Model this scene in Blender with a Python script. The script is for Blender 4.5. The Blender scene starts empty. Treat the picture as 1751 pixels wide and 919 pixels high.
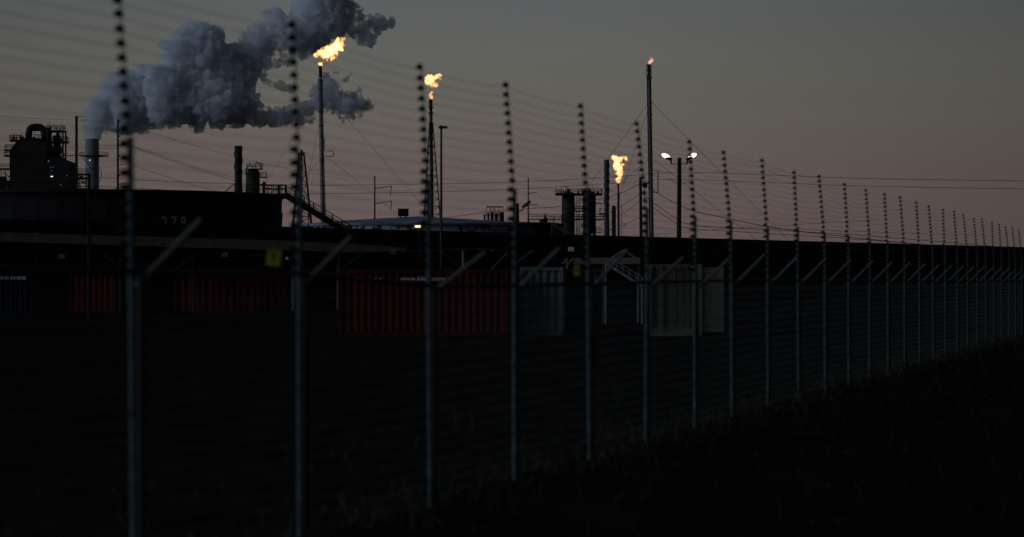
import bpy, math, random
import numpy as np
from mathutils import Vector, Matrix
random.seed(7)
sc = bpy.context.scene
R = math.radians
F = 5000.0        # focal length in photograph pixels
EYE = 2.2         # eye height, metres
HZ = 480.0        # horizon row

# ---------------------------------------------------------------- camera
cam = bpy.data.cameras.new('camera')
camo = bpy.data.objects.new('camera', cam)
sc.collection.objects.link(camo)
camo.location = (0, 0, EYE)
camo.rotation_euler = (R(90), 0, 0)
cam.sensor_width = 36.0
cam.lens = F * 36.0 / 1751.0
cam.shift_y = 20.5 / 1751.0
cam.clip_start = 0.5
cam.clip_end = 60000
cam.dof.use_dof = True
cam.dof.focus_distance = 650.0
cam.dof.aperture_fstop = (cam.lens / 1000.0) / 0.052
sc.camera = camo

# ---------------------------------------------------------------- world: dusk sky
def s2l(c):
    return tuple((v / 255 / 12.92) if v <= 10 else ((v / 255 + .055) / 1.055) ** 2.4 for v in c)
world = bpy.data.worlds.new('World'); sc.world = world; world.use_nodes = True
nt = world.node_tree; N = nt.nodes; L = nt.links
for n in list(N): N.remove(n)
out = N.new('ShaderNodeOutputWorld')
tc = N.new('ShaderNodeTexCoord'); sep = N.new('ShaderNodeSeparateXYZ')
L.new(tc.outputs['Generated'], sep.inputs[0])
def M(op, a, b=None, c=None, clamp=False, T=None):
    T = T or nt
    n = T.nodes.new('ShaderNodeMath'); n.operation = op; n.use_clamp = clamp
    for i, v in enumerate((a, b, c)):
        if v is None: continue
        if isinstance(v, (int, float)): n.inputs[i].default_value = v
        else: T.links.new(v, n.inputs[i])
    return n.outputs[0]
el = M('ARCSINE', sep.outputs['Z'])
fac = M('POWER', M('DIVIDE', M('MAXIMUM', el, 0.0), 1.5708), 0.5)
ramp = N.new('ShaderNodeValToRGB'); L.new(fac, ramp.inputs[0])
stops = [(0, s2l((95, 80, 80))), (.016, s2l((97, 83, 83))), (.036, s2l((97, 87, 85))), (.050, s2l((97, 91, 87))),
         (.064, s2l((96, 94, 89))), (.080, s2l((93, 94, 91))), (.096, s2l((89, 92, 94))),
         (.20, (.058, .068, .086)), (.6, (.026, .035, .052)), (1.57, (.014, .020, .034))]
cr = ramp.color_ramp
while len(cr.elements) > 1: cr.elements.remove(cr.elements[-1])
for i, (e, c) in enumerate(stops):
    p = math.sqrt(e / 1.5708)
    st = cr.elements[0] if i == 0 else cr.elements.new(min(1.0, p))
    st.position = min(1.0, p); st.color = (*c, 1)
az = M('ARCTAN2', sep.outputs['X'], sep.outputs['Y'])
d = M('DIVIDE', M('ADD', az, 0.030), 0.25)
g = M('POWER', 2.71828, M('MULTIPLY', M('MULTIPLY', d, d), -1.0))
g = M('ADD', M('MULTIPLY', g, 0.66), 0.40)
mul = N.new('ShaderNodeMix'); mul.data_type = 'RGBA'; mul.blend_type = 'MULTIPLY'; mul.inputs[0].default_value = 1
comb = N.new('ShaderNodeCombineColor')
for i in range(3): L.new(g, comb.inputs[i])
L.new(ramp.outputs[0], mul.inputs[6]); L.new(comb.outputs[0], mul.inputs[7])
# very faint uneven high haze
nz = N.new('ShaderNodeTexNoise'); nz.inputs['Scale'].default_value = 9; nz.inputs['Detail'].default_value = 3
mp = N.new('ShaderNodeMapping'); mp.inputs['Scale'].default_value = (1, 1, 6)
L.new(tc.outputs['Generated'], mp.inputs[0]); L.new(mp.outputs[0], nz.inputs['Vector'])
hz = M('ADD', M('MULTIPLY', nz.outputs[0], 0.10), 0.95)
below = M('GREATER_THAN', sep.outputs['Z'], 0.0)
bg1 = N.new('ShaderNodeBackground'); L.new(mul.outputs[2], bg1.inputs[0])
L.new(M('MULTIPLY', hz, M('ADD', M('MULTIPLY', below, 0.94), 0.06)), bg1.inputs[1])
sky = N.new('ShaderNodeTexSky'); sky.sky_type = 'NISHITA'; sky.sun_disc = False
sky.sun_elevation = R(1.5); sky.sun_rotation = R(-105)
bg2 = N.new('ShaderNodeBackground'); bg2.inputs[1].default_value = 0.002
L.new(sky.outputs[0], bg2.inputs[0])
add = N.new('ShaderNodeAddShader'); L.new(bg1.outputs[0], add.inputs[0]); L.new(bg2.outputs[0], add.inputs[1])
L.new(add.outputs[0], out.inputs[0])

# afterglow of the sun that has just set, low on the left behind the camera
sl = bpy.data.lights.new('sun', 'SUN'); sl.energy = 0.72; sl.angle = R(45); sl.color = (.76, .86, 1.0)
so = bpy.data.objects.new('sun', sl); sc.collection.objects.link(so)
_d = Vector((math.sin(R(-105)), math.cos(R(-105)), math.tan(R(16)))).normalized()
so.rotation_euler = _d.to_track_quat('Z', 'Y').to_euler()

sc.view_settings.view_transform = 'Standard'; sc.view_settings.look = 'None'
sc.view_settings.exposure = 0; sc.view_settings.gamma = 1
sc.render.engine = 'CYCLES'
sc.cycles.use_denoising = True
sc.cycles.max_bounces = 12; sc.cycles.diffuse_bounces = 2; sc.cycles.glossy_bounces = 2
sc.cycles.volume_bounces = 12; sc.cycles.transparent_max_bounces = 8
sc.cycles.volume_step_rate = 1.0; sc.cycles.volume_max_steps = 256

# ---------------------------------------------------------------- helpers
def P(x, y, D):
    return Vector(((x - 875) * D / F, D, EYE + (HZ - y) * D / F))
MATS = {}
def mat(name, base, rough=.8, metal=0, var=.35, scale=1.5, tint=None, streak=False, bump=0.0, spec=.12):
    if name in MATS: return MATS[name]
    m = bpy.data.materials.new(name); m.use_nodes = True; T = m.node_tree
    b = T.nodes['Principled BSDF']; b.inputs['Roughness'].default_value = rough; b.inputs['Metallic'].default_value = metal; b.inputs['Specular IOR Level'].default_value = spec
    c = T.nodes.new('ShaderNodeTexCoord'); mp = T.nodes.new('ShaderNodeMapping')
    mp.inputs['Scale'].default_value = (scale, scale, scale * (.12 if streak else 1))
    n = T.nodes.new('ShaderNodeTexNoise'); n.inputs['Scale'].default_value = 1; n.inputs['Detail'].default_value = 6; n.inputs['Roughness'].default_value = .65
    T.links.new(c.outputs['Object'], mp.inputs[0]); T.links.new(mp.outputs[0], n.inputs['Vector'])
    r = T.nodes.new('ShaderNodeValToRGB'); r.color_ramp.elements[0].position = .33; r.color_ramp.elements[1].position = .68
    t = tint or tuple(v * (1 - var) for v in base)
    r.color_ramp.elements[0].color = (*t, 1); r.color_ramp.elements[1].color = (*[min(1, v * (1 + var * .5)) for v in base], 1)
    T.links.new(n.outputs[0], r.inputs[0]); T.links.new(r.outputs[0], b.inputs['Base Color'])
    if bump:
        bp = T.nodes.new('ShaderNodeBump'); bp.inputs['Strength'].default_value = bump
        T.links.new(n.outputs[0], bp.inputs['Height']); T.links.new(bp.outputs[0], b.inputs['Normal'])
    MATS[name] = m; return m
def emis(name, col, s):
    if name in MATS: return MATS[name]
    m = bpy.data.materials.new(name); m.use_nodes = True
    b = m.node_tree.nodes['Principled BSDF']; b.inputs['Base Color'].default_value = (*col, 1)
    b.inputs['Emission Color'].default_value = (*col, 1); b.inputs['Emission Strength'].default_value = s
    MATS[name] = m; return m
dark_steel = mat('dark_steel', (.035, .036, .038), .7, .0, .5, .6)
rust_steel = mat('rust_steel', (.045, .035, .03), .85, 0, .5, .8, tint=(.02, .018, .018))
black_paint = mat('black_tank_paint', (.022, .023, .027), .75, 0, .6, .35, streak=True)
blue_steel = mat('blue_grey_steel', (.10, .12, .15), .6, 0, .35, .3, streak=True)
pale_conc = mat('grey_concrete', (.30, .325, .36), .9, 0, .3, .2, streak=True)
roof_paint = mat('weathered_roof_paint', (.22, .27, .34), .75, 0, .55, .3)
green_paint = mat('green_vessel_paint', (.07, .085, .05), .7, 0, .4, .4, streak=True)
wood = mat('creosote_wood', (.03, .025, .022), .95, 0, .4, 2.0, streak=True)
galv = mat('galvanised_steel', (.078, .115, .13), .7, 0, .55, 7)
rodm = mat('fibreglass_rod', (.28, .29, .29), .6, 0, .2, 6)
insul = mat('black_insulator', (.008, .008, .008), .6, 0, .2, 9)
wirem = mat('steel_wire', (.05, .05, .05), .5, 0, .2, 5)
cream = mat('cream_fascia_paint', (.42, .40, .28), .8, 0, .3, .5, streak=True)
grey_paint = mat('grey_beam_paint', (.17, .175, .17), .8, 0, .35, .7)
white_sign = mat('white_sign_paint', (.85, .86, .85), .6, 0, .1, 1)
sign_dark = mat('dark_sign_ink', (.10, .10, .12), .7, 0, .1, 1)
pile = mat('sheet_pile_steel', (.045, .05, .045), .85, 0, .55, .5, streak=True)
red_paint = mat('red_container_paint', (.085, .009, .008), .7, 0, .6, .9, streak=True, tint=(.03, .005, .005))
brown_paint = mat('brown_container_paint', (.10, .03, .015), .7, 0, .5, .9, streak=True)
white_cont = mat('pale_container_paint', (.19, .22, .215), .7, 0, .5, .9, streak=True)
beige_cont = mat('beige_container_paint', (.19, .19, .145), .75, 0, .45, .9, streak=True)
blue_cont = mat('blue_container_paint', (.007, .010, .018), .7, 0, .4, .9)
letter = mat('white_lettering', (.75, .75, .76), .7, 0, .4, 4)
bluel = mat('pale_blue_lettering', (.35, .5, .6), .7, 0, .3, 4)
yellow = mat('yellow_warning_plate', (.36, .33, .03), .6, 0, .15, 5)
groundm = mat('ground_gravel', (.016, .016, .014), .95, 0, .6, .8, bump=.3, spec=0)
asphalt = mat('asphalt', (.012, .012, .0125), .95, 0, .4, .6, spec=0)

WL = {}   # world location of each object
def wloc(o): return WL[o.name] if o else Vector((0, 0, 0))
def link(o, world_loc, parent=None):
    sc.collection.objects.link(o)
    WL[o.name] = Vector(world_loc)
    if parent: o.parent = parent
    o.location = Vector(world_loc) - wloc(parent)
    return o
def tag(o, label=None, cat=None, group=None, kind=None):
    if label: o['label'] = label
    if cat: o['category'] = cat
    if group: o['group'] = group
    if kind: o['kind'] = kind
    return o
def thing(name, label, cat, loc, group=None):
    return tag(link(bpy.data.objects.new(name, None), loc), label, cat, group)
class MB:
    def __init__(s): s.v = []; s.f = []
    def quadbox(s, c, hx, hy, hz, rot=None):
        b = len(s.v)
        for sx in (-1, 1):
            for sy in (-1, 1):
                for sz in (-1, 1):
                    p = Vector((sx * hx, sy * hy, sz * hz))
                    if rot: p = rot @ p
                    s.v.append(Vector(c) + p)
        for q in ((0, 1, 3, 2), (4, 6, 7, 5), (0, 4, 5, 1), (2, 3, 7, 6), (0, 2, 6, 4), (1, 5, 7, 3)):
            s.f.append(tuple(b + i for i in q))
        return s
    def pbox(s, x0, y0, x1, y1, D, dep):       # photo-pixel sized box whose front face stands at distance D
        a = P(x0, y0, D); c = P(x1, y1, D)
        return s.quadbox(((a.x + c.x) / 2, D + dep / 2, (a.z + c.z) / 2), abs(c.x - a.x) / 2, dep / 2, abs(a.z - c.z) / 2)
    def tube(s, a, b, r0, r1=None, n=8, cap=True):
        a = Vector(a); b = Vector(b); r1 = r0 if r1 is None else r1
        dz = (b - a)
        if dz.length < 1e-6: return s
        dz.normalize(); u = dz.orthogonal().normalized(); w = dz.cross(u)
        k = len(s.v)
        for p, r in ((a, r0), (b, r1)):
            for i in range(n):
                t = 2 * math.pi * i / n
                s.v.append(p + u * (r * math.cos(t)) + w * (r * math.sin(t)))
        for i in range(n):
            j = (i + 1) % n
            s.f.append((k + i, k + j, k + n + j, k + n + i))
        if cap:
            s.f.append(tuple(k + i for i in range(n))[::-1]); s.f.append(tuple(k + n + i for i in range(n)))
        return s
    def path(s, pts, r, n=6):
        pts = [Vector(p) for p in pts]; k0 = len(s.v)
        for i, p in enumerate(pts):
            t = (pts[min(i + 1, len(pts) - 1)] - pts[max(i - 1, 0)]).normalized()
            up = Vector((0, 1, 0)) if abs(t.y) < .9 else Vector((0, 0, 1))
            u = t.cross(up).normalized(); w = t.cross(u)
            for j in range(n):
                q = 2 * math.pi * j / n
                s.v.append(p + u * (r * math.cos(q)) + w * (r * math.sin(q)))
        for i in range(len(pts) - 1):
            for j in range(n):
                a = k0 + i * n + j; b = k0 + i * n + (j + 1) % n
                s.f.append((a, b, b + n, a + n))
        s.f.append(tuple(k0 + j for j in range(n))[::-1]); s.f.append(tuple(k0 + (len(pts) - 1) * n + j for j in range(n)))
        return s
    def ppath(s, pts, D, rpx, n=6):
        return s.path([P(x, y, D) for x, y in pts], rpx * D / F, n)
    def lathe(s, c, prof, n=40):
        k = len(s.v); c = Vector(c)
        for r, z in prof:
            for i in range(n):
                t = 2 * math.pi * i / n
                s.v.append(c + Vector((r * math.cos(t), r * math.sin(t), z)))
        for j in range(len(prof) - 1):
            for i in range(n):
                a = k + j * n + i; b = k + j * n + (i + 1) % n
                s.f.append((a, b, b + n, a + n))
        s.f.append(tuple(k + i for i in range(n))[::-1]); s.f.append(tuple(k + (len(prof) - 1) * n + i for i in range(n)))
        return s
    def build(s, name, m, parent=None, smooth=False):
        me = bpy.data.meshes.new(name)
        lo = Vector((min(v.x for v in s.v), min(v.y for v in s.v), min(v.z for v in s.v)))
        hi = Vector((max(v.x for v in s.v), max(v.y for v in s.v), max(v.z for v in s.v)))
        c = (lo + hi) / 2
        if parent is None: c.z = lo.z
        me.from_pydata([v - c for v in s.v], [], s.f); me.update()
        me.materials.append(m)
        if smooth: me.shade_smooth()
        return link(bpy.data.objects.new(name, me), c, parent)
def inst(name, me, loc, parent=None, rot=None):
    o = link(bpy.data.objects.new(name, me), loc, parent)
    if rot: o.rotation_euler = rot
    return o
def text(name, body, size, m, parent, loc, rot, depth=.01, sx=1.0):
    cu = bpy.data.curves.new(name, 'FONT'); cu.body = body; cu.size = size; cu.extrude = depth; cu.offset = size * .012; cu.align_x = 'CENTER'; cu.align_y = 'CENTER'
    t = bpy.data.objects.new(name + '_source', cu); sc.collection.objects.link(t)
    bpy.context.view_layer.update()
    me = bpy.data.meshes.new_from_object(t.evaluated_get(bpy.context.evaluated_depsgraph_get()))
    bpy.data.objects.remove(t); me.materials.clear(); me.materials.append(m)
    o = link(bpy.data.objects.new(name, me), loc, parent); o.rotation_euler = rot; o.scale = (sx, 1, 1)
    return o
def railing(mb, a, b, h=1.1, step=1.6, r=.035):
    a = Vector(a); b = Vector(b); L_ = (b - a).length; n = max(1, round(L_ / step))
    for k in range(n + 1):
        p = a.lerp(b, k / n); mb.tube(p, p + Vector((0, 0, h)), r, n=5)
    for hh in (h, h * .55): mb.tube(a + Vector((0, 0, hh)), b + Vector((0, 0, hh)), r, n=5)
def deck(parent, x0, x1, y, D, dep=3.0, th=.3, h=1.1, m=None, name='platform', r=.04):
    m = m or dark_steel; hp = th * F / D
    pl = MB().pbox(x0, y, x1, y + hp, D, dep).build(name, m, parent)
    rb = MB(); a = P(x0, y, D); b = P(x1, y, D); dv = Vector((0, dep, 0))
    railing(rb, a, b, h, 1.6, r); railing(rb, a + dv, b + dv, h, 1.6, r); railing(rb, a, a + dv, h, 1.6, r); railing(rb, b, b + dv, h, 1.6, r)
    rb.build('handrail', m, pl)
    return pl

# ---------------------------------------------------------------- surface nets for smoke and flame
def surface_nets(f, h, org):
    s = f < 0
    n = np.array(f.shape)
    cnt = np.zeros(n - 1, np.int8)
    C8 = [(i, j, k) for i in (0, 1) for j in (0, 1) for k in (0, 1)]
    for i, j, k in C8: cnt += s[i:n[0] - 1 + i, j:n[1] - 1 + j, k:n[2] - 1 + k]
    act = (cnt > 0) & (cnt < 8)
    ai = np.argwhere(act); idx = -np.ones(cnt.shape, np.int64); idx[act] = np.arange(len(ai))
    tot = np.zeros((len(ai), 3)); num = np.zeros(len(ai))
    for a in C8:
        for ax in range(3):
            if a[ax]: continue
            b = list(a); b[ax] = 1
            fa = f[ai[:, 0] + a[0], ai[:, 1] + a[1], ai[:, 2] + a[2]]; fb = f[ai[:, 0] + b[0], ai[:, 1] + b[1], ai[:, 2] + b[2]]
            x = (fa < 0) != (fb < 0); t = np.where(x, fa / np.where(x, fa - fb, 1), 0)
            q = np.tile(np.array(a, float), (len(ai), 1)); q[:, ax] += t
            tot[x] += q[x]; num += x
    v = (ai + tot / num[:, None]) * h + np.array(org)
    quads = []
    for ax in range(3):
        sh = [slice(1, n[0] - 1), slice(1, n[1] - 1), slice(1, n[2] - 1)]
        sh[ax] = slice(0, n[ax] - 1); sh2 = list(sh); sh2[ax] = slice(1, n[ax])
        A = s[tuple(sh)]; B = s[tuple(sh2)]
        e = np.argwhere(A != B); st = np.array([1, 1, 1]); st[ax] = 0
        fl = A[e[:, 0], e[:, 1], e[:, 2]]; e = e + st
        u, w = [q for q in range(3) if q != ax]
        if ax == 1: u, w = w, u
        du = np.zeros(3, int); du[u] = 1; dw = np.zeros(3, int); dw[w] = 1
        g_ = lambda p: idx[p[:, 0], p[:, 1], p[:, 2]]
        q = np.stack([g_(e - du - dw), g_(e - dw), g_(e), g_(e - du)], 1)
        q[~fl] = q[~fl][:, ::-1]; quads.append(q)
    return v, np.concatenate(quads)
def vnoise(shape, per, rng):
    ax = []
    for n in shape:
        t = np.arange(n) / per + rng.random(); i = t.astype(int); fr = t - i
        ax.append((i, (fr * fr * (3 - 2 * fr)).astype(np.float32)))
    G = rng.random([a[0].max() + 2 for a in ax]).astype(np.float32) * 2 - 1
    (ix, fx), (iy, fy), (iz, fz) = ax
    def lerp(A, i, f, d):
        a = np.take(A, i, d); b = np.take(A, i + 1, d); sh = [1, 1, 1]; sh[d] = -1
        return a + (b - a) * f.reshape(sh)
    return lerp(lerp(lerp(G, ix, fx, 0), iy, fy, 1), iz, fz, 2)
def blob_mesh(name, circles, D, box, h, zh, octs, k=3.0, seed=1, rip=(), thr=0.0, flat=1.0, jit=.35, warp=(), tear=(), nref=20):
    """circles: (photo x, photo y, radius in photo pixels) -> lumpy closed mesh centred on distance D"""
    rng = np.random.default_rng(seed); x0, y0, x1, y1 = box
    nx, ny, nz = int((x1 - x0) / h) + 2, int((y1 - y0) / h) + 2, int(2 * zh / h) + 2
    X = x0 + np.arange(nx) * h; Y = y0 + np.arange(ny) * h; Z = -zh + np.arange(nz) * h
    acc = np.full((nx, ny, nz), -60.0, np.float32)
    wx = np.zeros((nx, ny, nz), np.float32); wy = np.zeros((nx, ny, nz), np.float32); wz = np.zeros((nx, ny, nz), np.float32)
    for per, amp in warp:
        wx += amp * vnoise(wx.shape, per / h, rng); wy += amp * vnoise(wx.shape, per / h, rng); wz += amp * vnoise(wx.shape, per / h, rng)
    best = np.full((nx, ny, nz), 0, np.float32)
    for cx, cy, r in circles:
        cz = (rng.random() - .5) * 2 * r * jit
        m = r + 26
        ii = np.where(abs(X - cx) < m)[0]; jj = np.where(abs(Y - cy) < m)[0]; kk = np.where(abs(Z - cz) < m)[0]
        if not len(ii) or not len(jj) or not len(kk): continue
        sl_ = np.s_[ii[0]:ii[-1] + 1, jj[0]:jj[-1] + 1, kk[0]:kk[-1] + 1]
        dd = np.sqrt((X[ii][:, None, None] + wx[sl_] - cx) ** 2 + (Y[jj][None, :, None] + wy[sl_] - cy) ** 2 + ((Z[kk][None, None, :] + wz[sl_] - cz) / flat) ** 2) - r
        acc[sl_] = np.logaddexp(acc[sl_], (-dd / k).astype(np.float32))
        w_ = np.clip(1.3 - np.maximum(dd, 0) / (r + 4), 0, 1) * min(1.0, r / nref + .05)
        best[sl_] = np.maximum(best[sl_], w_.astype(np.float32))
    f = -acc * k
    for per, amp, bil in octs:
        nn = vnoise(f.shape, per / h, rng)
        f -= amp * best * ((np.abs(nn) * 2.2 - .75) if bil else nn)
    for per, amp, lev in rip:                     # torn holes
        f += amp * np.clip(vnoise(f.shape, per / h, rng) - lev, 0, 1)
    f += thr
    g3 = (np.clip((X - 440) / 150, 0, 1)[:, None, None]).astype(np.float32)
    for per, amp, lev in tear:
        f += amp * g3 * np.clip(vnoise(f.shape, per / h, rng) - lev, 0, 1)
    f[0] = f[-1] = 5; f[:, 0] = f[:, -1] = 5; f[:, :, 0] = f[:, :, -1] = 5
    v, q = surface_nets(f, h, (x0, y0, -zh))
    s_ = D / F
    vv = np.stack([(v[:, 0] - 875) * s_, D + v[:, 2] * s_, EYE + (HZ - v[:, 1]) * s_], 1)
    c = (vv.max(0) + vv.min(0)) / 2; c[2] = vv[:, 2].min()
    vv -= c
    me = bpy.data.meshes.new(name)
    me.vertices.add(len(vv)); me.vertices.foreach_set('co', vv.astype(np.float32).ravel())
    me.loops.add(len(q) * 4); me.loops.foreach_set('vertex_index', q.astype(np.int32).ravel())
    me.polygons.add(len(q)); me.polygons.foreach_set('loop_start', (np.arange(len(q)) * 4).astype(np.int32))
    me.update(calc_edges=True); me.validate()
    me.shade_smooth()
    return link(bpy.data.objects.new(name, me), c)

# ================================================================ GROUND
g_ = MB(); g_.v = [Vector(p) for p in ((-9000, -300, 0), (9000, -300, 0), (9000, 20000, 0), (-9000, 20000, 0))]; g_.f = [(0, 1, 2, 3)]
tag(g_.build('ground', groundm), kind='structure')
r_ = MB(); r_.v = [Vector(p) for p in ((-200, 121, .004), (300, 121, .004), (300, 160, .004), (-200, 160, .004))]; r_.f = [(0, 1, 2, 3)]
tag(r_.build('road', asphalt), kind='structure')

# ================================================================ FLOOD WALL (steel sheet piling)
def wall_pt(t, z=0): return Vector((-42 + 64.75 * t, 240 + 110 * t, z))
wall = thing('flood_wall', 'long dark ribbed wall running across the whole view behind the canopy', 'wall', wall_pt(.5))
wd = (wall_pt(1) - wall_pt(0)).normalized(); wn = Vector((wd.y, -wd.x, 0))
mb = MB(); t0, t1 = -.35, 2.3; Ltot = (wall_pt(t1) - wall_pt(t0)).length
prof = []; s_ = 0; pitch = 1.2; ph = 0
pat = [(0, 0), (.36, 0), (.6, .32), (.96, .32)]
while s_ < Ltot:
    for a, o in pat: prof.append((s_ + a, o))
    s_ += pitch
H = 6.75
for a, o in prof:
    b = wall_pt(t0) + wd * a + wn * o
    mb.v.append(b.copy()); mb.v.append(b + Vector((0, 0, H)))
for i in range(len(prof) - 1): mb.f.append((2 * i, 2 * i + 2, 2 * i + 3, 2 * i + 1))
mb.build('sheet_panel', pile, wall)
mb = MB(); c0 = wall_pt(t0, H + .25) + wn * .15; c1 = c0 + wd * Ltot
mb.quadbox((c0 + c1) / 2, Ltot / 2, .35, .25, Matrix.Rotation(math.atan2(wd.y, wd.x), 3, 'Z'))
mb.build('coping', mat('wall_coping', (.05, .052, .05), .9, 0, .4, .6), wall)
mb = MB(); mb.quadbox((c0 + c1) / 2 - Vector((0, 0, 2.6)) + wn * .32, Ltot / 2, .12, .14, Matrix.Rotation(math.atan2(wd.y, wd.x), 3, 'Z'))
mb.build('waler_beam', dark_steel, wall)

# ================================================================ LEFT TANK
TC = Vector((-63.8, 430, 0)); TR = 30.0; TH = 14.75
tank = thing('storage_tank', 'big flat black oil tank at left with a number on its side and a stair', 'storage tank', TC)
prof = [(TR, 0)]
for k in range(1, 7): prof += [(TR, k * 2.44 - .03), (TR - .03 * k, k * 2.44)]
prof = [p for p in prof if p[1] < TH - .6] + [(TR - .1, TH - .5)]
MB().lathe(TC, prof, 160).build('shell', black_paint, tank, smooth=True)
MB().lathe(TC, [(TR - .1, TH - .5), (TR + .45, TH - .42), (TR + .45, TH - .05), (TR - .2, TH), (TR - 2, TH - .02)], 160).build('rim', rust_steel, tank)
def on_tank(px, y):   # front of the shell seen at a pixel
    dx = (px - 875) / F
    A = 1 + dx * dx; B = -2 * (dx * TC.x + TC.y); Cc = TC.x ** 2 + TC.y ** 2 - TR ** 2
    D = (-B - math.sqrt(max(0, B * B - 4 * A * Cc))) / (2 * A); return P(px, y, D)
for ch, px in zip('278', (281, 297, 313)):
    p = on_tank(px, 382); nrm = (p - TC); nrm.z = 0; nrm.normalize()
    text('number_marking', ch, 2.35, letter, tank, p + nrm * .04, (R(90), 0, math.atan2(nrm.y, nrm.x) + R(90)), .01, .75)
for pts, rr in ((((487, 330), (487, 385)), .9),):
    pass
mb = MB()
for px in (20, 60, 95, 140, 180, 350, 372, 420):     # welded pipes and ladders down the shell
    p = on_tank(px, 332); MB().tube((p.x, p.y - .15, 0), (p.x, p.y - .15, p.z - .6), .06, n=6).build('shell_pipe', rust_steel, tank)
# small fittings on the tank roof rim
mb = MB()
for x, y0, y1, w in ((197, 322, 329, 1.2), (242, 318, 329, .5), (247, 323, 329, .7), (30, 322, 328, 1), (214, 324, 329, .6)):
    MB().pbox(x - w / 2, y0, x + w / 2, y1 + 4, 405, .3).build('roof_vent', dark_steel, tank)
pl = MB().pbox(449, 331.5, 487, 333.5, 424, 3).build('platform', dark_steel, tank)
rb = MB(); a = P(449, 331, 424); b = P(487, 331, 424)
for o in (0, 3): railing(rb, a + Vector((0, o, 0)), b + Vector((0, o, 0)), 1.25, .6, .065)
railing(rb, b, b + Vector((0, 3, 0)), 1.25, 1, .045)
rb.tube(P(462, 331, 424), P(480, 318, 424), .05); rb.pbox(474, 316, 478, 332, 424.2, .3)
rb.build('handrail', dark_steel, pl)
rb = MB(); a = P(402, 335.5, 410); b = P(449, 331, 422)
railing(rb, a, b, 1.25, 1.5, .045); rb.build('handrail', dark_steel, tank)
rb = MB(); rb.tube(P(383, 329, 412), P(401, 314, 412), .06); rb.tube(P(401, 314, 412), P(401, 334, 412), .06); rb.tube(P(401, 314, 412), P(452, 318, 422), .05); rb.build('pipe_brace', dark_steel, tank)
MB().pbox(455, 333, 482, 337, 424, 2.4).build('bracket', dark_steel, tank)
# stairway going down to the right
st = thing('stairway', 'long open steel stair running down to the right from the black tank', 'stairs', P(585, 480 + EYE * F / 424, 424))
st_b = MB()
A0, B0 = P(487, 334, 424), P(600, 402, 424)
for o in (0, 1.0):
    d_ = Vector((0, o, 0)); q = B0 - A0
    st_b.quadbox((A0 + B0) / 2 + d_, q.length / 2, .05, .42, Matrix.Rotation(-math.atan2(q.z, q.x), 3, 'Y'))
for k in range(34):
    p = A0.lerp(B0, (k + .5) / 34); st_b.quadbox(p + Vector((0, .5, .12)), .14, .45, .02)
for k in (.35, .75): 
    p = A0.lerp(B0, k); st_b.tube((p.x, p.y + .5, 0), p + Vector((0, .5, 0)), .08)
st_b.build('flight', dark_steel, st)
rb = MB()
for o in (0, 1.0):
    railing(rb, A0 + Vector((0, o, .2)), B0 + Vector((0, o, .2)), 1.15, 1.6, .06)
    rb.tube(A0 + Vector((0, o, .55)), B0 + Vector((0, o, .55)), .05, n=5)
rb.build('handrail', dark_steel, st)

# ================================================================ MIDDLE TANK with pale cone roof
def cone_tank(name, label, cx, D, rad, zs, za, m_shell, m_roof):
    c = Vector(((cx - 875) * D / F, D, 0)); t = thing(name, label, 'storage tank', c)
    MB().lathe(c, [(rad, 0), (rad, zs - .5)], 120).build('shell', m_shell, t, smooth=True)
    MB().lathe(c, [(rad, zs - .5), (rad + .25, zs - .45), (rad + .25, zs - .15), (rad + .02, zs - .1), (rad * .72, zs + (za - zs) * .34), (rad * .45, zs + (za - zs) * .62), (.3, za)], 120).build('roof', m_roof, t, smooth=False)
    return t, c
peel = bpy.data.materials.new('peeling_tank_paint'); peel.use_nodes = True; T = peel.node_tree
b_ = T.nodes['Principled BSDF']; b_.inputs['Roughness'].default_value = .8
c_ = T.nodes.new('ShaderNodeTexCoord'); n1 = T.nodes.new('ShaderNodeTexNoise'); n1.inputs['Scale'].default_value = .75; n1.inputs['Detail'].default_value = 8; n1.inputs['Roughness'].default_value = .7
n2 = T.nodes.new('ShaderNodeTexNoise'); n2.inputs['Scale'].default_value = .13
T.links.new(c_.outputs['Object'], n1.inputs['Vector']); T.links.new(c_.outputs['Object'], n2.inputs['Vector'])
rr = T.nodes.new('ShaderNodeValToRGB'); rr.color_ramp.elements[0].position = .42; rr.color_ramp.elements[0].color = (.018, .019, .022, 1); rr.color_ramp.elements[1].position = .47; rr.color_ramp.elements[1].color = (.30, .33, .37, 1)
T.links.new(M('MULTIPLY', n1.outputs[0], M('MULTIPLY', n2.outputs[0], 1.72, T=T), T=T), rr.inputs[0]); T.links.new(rr.outputs[0], b_.inputs['Base Color'])
mt, mc = cone_tank('storage_tank', 'low wide tank in the middle with a pale grey cone roof and peeling shell', 715, 500, 20.5, EYE + 9.6, EYE + 10.95, peel, roof_paint)
mb = MB().pbox(680, 357.5, 697.5, 370, 494, 1.7); mb.pbox(679, 357.0, 698.5, 358.2, 493.8, 2.1)
for k in range(5): mb.pbox(681 + k * 3.4, 358.2, 682 + k * 3.4, 369.5, 493.85, .1)
mb.pbox(683, 370, 685, 374, 494.5, .3); mb.pbox(692, 370, 694, 374, 494.5, .3)
mb.build('roof_vent', dark_steel, mt)
rt, rc = cone_tank('storage_tank', 'low dark tank right of the pale roofed one, beside a short pale stair', 900, 455, 5.6, EYE + 8.95, EYE + 9.1, black_paint, black_paint)
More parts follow.
